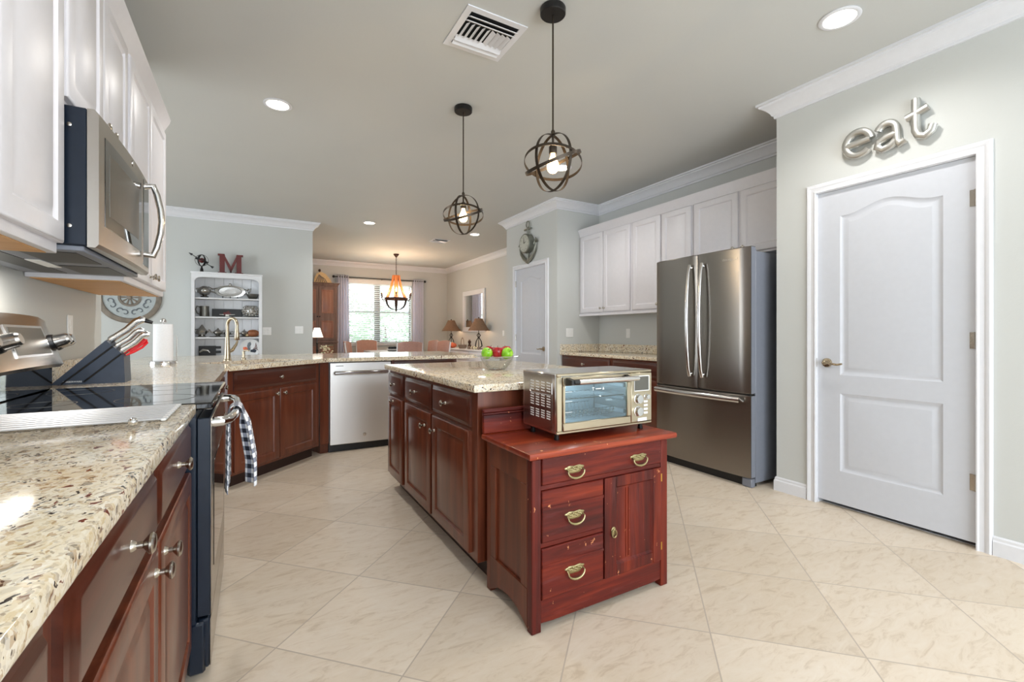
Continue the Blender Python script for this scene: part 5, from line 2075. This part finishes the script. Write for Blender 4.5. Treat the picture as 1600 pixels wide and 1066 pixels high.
for k in range(NS):
    a = 2 * PI * k / NS + .26
    ca, sa = math.cos(a), math.sin(a)
    m = MB()
    L = []
    for t in [i / 10 for i in range(11)]:
        r = .062 + .158 * t ** 1.5
        z = -.455 - .50 * t
        wv = .034 + .012 * t
        L.append([(r * ca - wv * sa, r * sa + wv * ca, z), (r * ca + wv * sa, r * sa - wv * ca, z), ((r + .012) * ca + wv * sa, (r + .012) * sa - wv * ca, z), ((r + .012) * ca - wv * sa, (r + .012) * sa + wv * ca, z)])
    m.loft(L).build('stave', M['stave'], T)
    m = MB()
    L = []
    for t in [i / 12 for i in range(13)]:
        r = .222 * math.cos(t * PI / 2) ** .75 + .004
        z = -.965 - .215 * math.sin(t * PI / 2)
        wv = .034 - .02 * t
        L.append([(r * ca - wv * sa, r * sa + wv * ca, z), (r * ca + wv * sa, r * sa - wv * ca, z), ((r + .01) * ca + wv * sa, (r + .01) * sa - wv * ca, z - .006), ((r + .01) * ca - wv * sa, (r + .01) * sa + wv * ca, z - .006)])
    m.loft(L).build('strap', M['rust'], T)
    A = MB()
    A.tube([(.225 * ca, .225 * sa, -.97), (.29 * ca, .29 * sa, -.995), (.335 * ca, .335 * sa, -.96), (.34 * ca, .34 * sa, -.90)], .006, 8)
    A.lathe([(.02, -.905), (.022, -.9), (.014, -.89), (.013, -.83)], (.34 * ca, .34 * sa, 0), 12)
    Ao = A.build('candle_arm', M['rust'], T)
    MB().lathe([(.009, -.829), (.016, -.80), (.013, -.775), (.002, -.735)], (.34 * ca, .34 * sa, 0), 12).build('candle_bulb', M['flame'], Ao)
MB().band((0, 0, -.955), .235, .045, .006, Matrix.Identity(3), 48).build('hoop', M['rust'], T)
MB().lathe([(.002, -1.235), (.02, -1.2), (.03, -1.185), (.01, -1.16), (.004, -1.11)], (0, 0, 0), 16).build('finial', M['pewter'], T)
for k in range(NS):
    a = 2 * PI * k / NS + .26
    d = bpy.data.lights.new('candle_glow', 'POINT')
    d.energy = 4.5
    d.color = (1, .66, .42)
    d.shadow_soft_size = .012
    o = bpy.data.objects.new('candle_glow', d)
    COL.objects.link(o)
    o.parent = T
    o.location = (.34 * math.cos(a), .34 * math.sin(a), -.722)

# table
T = thing('dining_table', 'white topped dining table beyond the peninsula, below the chandelier', 'table', (2.62, 9.45, 0))
slab_t = MB()
slab(slab_t, [(-.50, -.95), (.50, -.95), (.50, .95), (-.50, .95)], .745, .785, .008)
slab_t.build('tabletop', M['cloth'], T)
MB().box(-.42, -.85, .66, .42, .85, .7445, .003).build('apron', M['cloth'], T)
for x in (-.4, .4):
    for y in (-.82, .82):
        MB().lathe([(.022, 0), (.03, .05), (.035, .3), (.028, .34), (.042, .5), (.045, .66)], (x, y, 0), 14).build('leg', M['cloth'], T)
T = thing('serving_bowl', 'navy and white striped bowl of dark fruit on the dining table', 'bowl', (2.33, 8.72, .7856))
for i, (r0, r1, z0, z1, m_) in enumerate(((.05, .085, 0, .022, 'navy'), (.0855, .10, .0225, .04, 'plastic'), (.1005, .112, .0405, .06, 'navy'), (.1125, .12, .0605, .078, 'plastic'))):
    MB().lathe([(r0, z0), (r1, z1), (r1 - .008, z1), (max(.002, r0 - .012), z0 + .001)], (0, 0, 0), 28).build('stripe_band', M[m_], T)
rg = random.Random(5)
for k in range(6):
    a = k * PI / 3
    tag(MB().sph((0, 0, 0), .032, (1, 1, .9), 12, 8).build('dark_fruit', M['navy'], None), 'small dark round fruit piled in the striped bowl on the dining table', 'fruit', 'dark fruit in the striped bowl',
        (2.33 + .066 * math.cos(a), 8.72 + .066 * math.sin(a), .7856 + .095))


def dining_chair(x, y, rz, label, mirrorw=False):
    T = thing('dining_chair', label, 'chair', (x, y, 0), rz, 'rose brown dining chairs')
    MB().box(-.22, -.22, .42, .22, .22, .49, .02).build('seat', M['leather'], T)
    for sx in (-1, 1):
        MB().tube([(sx * .19, -.19, .42), (sx * .195, -.2, 0)], [.024, .016], 8).build('leg', M['cloth'], T)
        MB().tube([(sx * .19, .2, .42), (sx * .20, .23, 0)], [.024, .016], 8).build('leg', M['cloth'], T)
    L, F2 = [], []
    n = 12
    for i in range(n + 1):
        q = i / n * 2 - 1
        tp_ = .985 + .028 * (1 - q * q)
        bow = .05 * q * q
        L.append([(q * .225, .20 - bow, .47), (q * .225, .235 - bow, .47), (q * .225, .305 - bow, tp_ - .01), (q * .225, .295 - bow, tp_), (q * .225, .275 - bow, tp_), (q * .225, .265 - bow, tp_ - .01)])
    MB().loft(L).build('backrest', M['leather'], T, 50)
    for sx in (-1, 1):
        MB().tube([(sx * .228, .17, .47), (sx * .228, .205, .75), (sx * .228, .235, .985)], [.016, .016, .014], 8).build('side_trim', M['cloth'], T)
    return T


dining_chair(2.46, 8.30, 180, 'rose brown dining chair with its back to the kitchen, before the table')
dining_chair(2.30, 10.70, 0, 'rose brown leather dining chair at the window end of the table')
dining_chair(1.80, 9.15, 68, 'rose brown leather dining chair on the hutch side of the table')
dining_chair(3.25, 8.95, -78, 'rose brown dining chair, first of two on the buffet side of the table')
dining_chair(3.30, 9.75, -82, 'rose brown dining chair, second of two on the buffet side, toward the window')

# buffet, lamps, ornaments, mirror
T = thing('buffet', 'long white buffet table against the dining room wall under the mirror', 'buffet', (4.0, 10.72, 0), -90)
bw, bd = 2.45, .41
bt = MB()
slab(bt, [(-.02, -.03), (bw + .02, -.03), (bw + .02, bd), (-.02, bd)], .785, .82, .008)
bt.build('top', M['cloth'], T)
MB().box(0, 0, .12, bw, bd, .784, .003).build('body', M['cloth'], T)
for i in range(4):
    x0 = .03 + i * .6
    D = panel_door(MB(), x0, .15, x0 + .58, .56, 0, .018).build('door', M['cloth'], T)
    MB().sph((x0 + .54, -.03, .45), .013).build('knob', M['pewter'], D)
    D = slab_drawer(MB(), x0, .58, x0 + .58, .76, 0, .018).build('drawer', M['cloth'], T)
    MB().sph((x0 + .29, -.03, .67), .013).build('knob', M['pewter'], D)
for x in (.05, bw - .05):
    for y in (.05, bd - .05):
        MB().box(x - .035, y - .035, 0, x + .035, y + .035, .1195, .003).build('leg', M['cloth'], T)


def buffet_lamp(y, label):
    T = thing('table_lamp', label, 'lamp', (4.2, y, .8206))
    prof = [(.236, .40), (.185, .47), (.135, .55), (.10, .62), (.085, .66)]
    MB().lathe(prof, (0, 0, 0), 28, shell=.004).build('lamp_shade', M['taupe'], T)
    b = MB()
    b.lathe([(.085, 0), (.085, .012), (.03, .02), (.012, .04)], (0, 0, 0), 16)
    for k in range(4):
        a = k * PI / 2 + .4
        b.tube([(.02 * math.cos(a), .02 * math.sin(a), .02), (.10 * math.cos(a), .10 * math.sin(a), .07), (.075 * math.cos(a), .075 * math.sin(a), .17), (.015 * math.cos(a), .015 * math.sin(a), .25), (.05 * math.cos(a), .05 * math.sin(a), .30), (.012 * math.cos(a), .012 * math.sin(a), .34)], .009, 6)
    b.cyl((0, 0, .02), (0, 0, .60), .008, None, 10)
    b.build('base', M['blackm'], T)
    MB().sph((0, 0, .675), .016).build('finial', M['rust'], T)
    d = bpy.data.lights.new('buffet_lamp_bulb', 'POINT')
    d.energy = 2.5
    d.color = (1, .68, .42)
    d.shadow_soft_size = .02
    o = bpy.data.objects.new('buffet_lamp_bulb', d)
    COL.objects.link(o)
    o.parent = T
    o.location = (0, 0, .46)


buffet_lamp(10.40, 'brown bell shade table lamp on the buffet toward the window corner')
buffet_lamp(8.84, 'brown bell shade table lamp on the buffet in front of the mirror')
T = thing('coral_ornament', 'coral orange ridged shell ornament on the white buffet', 'ornament', (4.08, 10.05, .8206))
m = MB()
L = []
for i in range(9):
    t = PI * min(max(i / 8, .03), .97)
    L.append([((.095 * math.sin(t)) * (1 + .12 * math.cos(8 * a)) * math.cos(a), (.13 * math.sin(t)) * (1 + .12 * math.cos(8 * a)) * math.sin(a), .063 - .063 * math.cos(t)) for a in [2 * PI * k / 48 for k in range(48)]])
m.loft(L).build('body', M['coral'], T)
MB().sph((0, .0, .125), .02, (1, 1, .6)).build('tip', M['shell'], T)
T = thing('wicker_basket', 'grey wicker basket with upright handle between the buffet lamps', 'basket', (4.1, 9.48, .8206))
MB().lathe([(.075, 0), (.095, .05), (.10, .085), (.09, .085), (.08, .05), (.01, .01)], (0, 0, 0), 24).build('basket', M['wicker'], T)
MB().tube([(0, -.09, .08), (0, -.06, .2), (0, 0, .245), (0, .06, .2), (0, .09, .08)], .007, 8).build('handle', M['wicker'], T)
T = thing('cat_figurine', 'small dark figurine with pointed ears beside the wicker basket on the buffet', 'figurine', (4.12, 9.14, .8206))
MB().lathe([(.045, 0), (.048, .02), (.035, .08), (.022, .11), (.035, .14), (.036, .165), (.02, .185)], (0, 0, 0), 18).build('body', M['rust'], T)
for sg in (-1, 1):
    MB().tube([(0, sg * .02, .175), (0, sg * .028, .215)], [.012, .002], 8).build('ear', M['rust'], T)
rg = random.Random(11)
for i in range(7):
    tag(MB().sph((0, 0, .034), .034, (1, 1, .98), 12, 8).build('shell', M['petal'] if i % 2 else M['wicker']), 'small round pale pink or speckled shell in the row on the buffet before the lamp', 'shell', 'shells on the buffet',
        (4.05 + rg.uniform(-.05, .05), 8.52 + .07 * i, .8208))

T = thing('wall_mirror', 'white framed rectangular mirror on the dining room wall above the buffet', 'mirror', (XD, 10.16, 1.20), -90)
fm = MB()
mw2, mh2 = 1.2, .96
for a, b_ in (((0, 0), (mw2, .11)), ((0, mh2 - .11), (mw2, mh2)), ((0, .1102), (.11, mh2 - .1102)), ((mw2 - .11, .1102), (mw2, mh2 - .1102))):
    fm.box(a[0], -.035, a[1], b_[0], -.001, b_[1], .006)
fm.build('frame', M['trim'], T)
k_ = NT('mirror_silver')
k_.set(col=(.9, .92, .92, 1), metal=1., rough=.01)
MB().box(.11, -.012, .11, mw2 - .11, -.004, mh2 - .11).build('mirror_glass', k_.m, T)

# ================================================================== outside: garden beyond the window
kf = NT('garden_leaf')
kf.set(rough=.6)
nf = kf.noise(kf.coord(), 3, 4)
kf.base(kf.ramp(nf.outputs[0], [(.3, srgb(110, 150, 100)), (.7, srgb(190, 214, 176))]))
struct(MB().box(-4, 11.7, -.3, 9, 20, -.12).build('lawn_ground', plain('lawn', (120, 150, 90), .9, var=.2, scale=6)))


def bush(x, y, r, h, label, seed):
    T = thing('garden_bush', label, 'bush', (x, y, -.12))
    MB().tube([(0, 0, 0), (.03, 0, h * .4), (0, .04, h * .7)], [.06, .05, .03], 8).build('trunk', M['hutch'], T)
    rg = random.Random(seed)
    m = MB()
    for i in range(900):
        a, b = rg.uniform(0, 2 * PI), math.acos(rg.uniform(-1, 1))
        q = rg.uniform(.5, 1.) ** .6
        p = Vector((r * q * math.sin(b) * math.cos(a), r * q * math.sin(b) * math.sin(a), h * .55 + h * .45 * q * math.cos(b)))
        u = Vector((rg.uniform(-1, 1), rg.uniform(-1, 1), rg.uniform(-.6, .6))).normalized()
        w = u.orthogonal().normalized()
        s = rg.uniform(.06, .12)
        m.add([p - u * s, p + w * s * .45, p + u * s, p - w * s * .45], [(0, 1, 2, 3)])
    m.build('foliage', kf.m, T, 30, False)


bush(1.2, 14.2, 1.0, 2.6, 'pale green garden bush outside the hutch half of the window', 1)
bush(3.7, 14.8, 1.1, 2.2, 'pale green garden bush outside the buffet half of the window', 2)
bush(2.6, 17.6, 1.3, 3.2, 'tall green garden tree further out, behind the window mullion', 3)
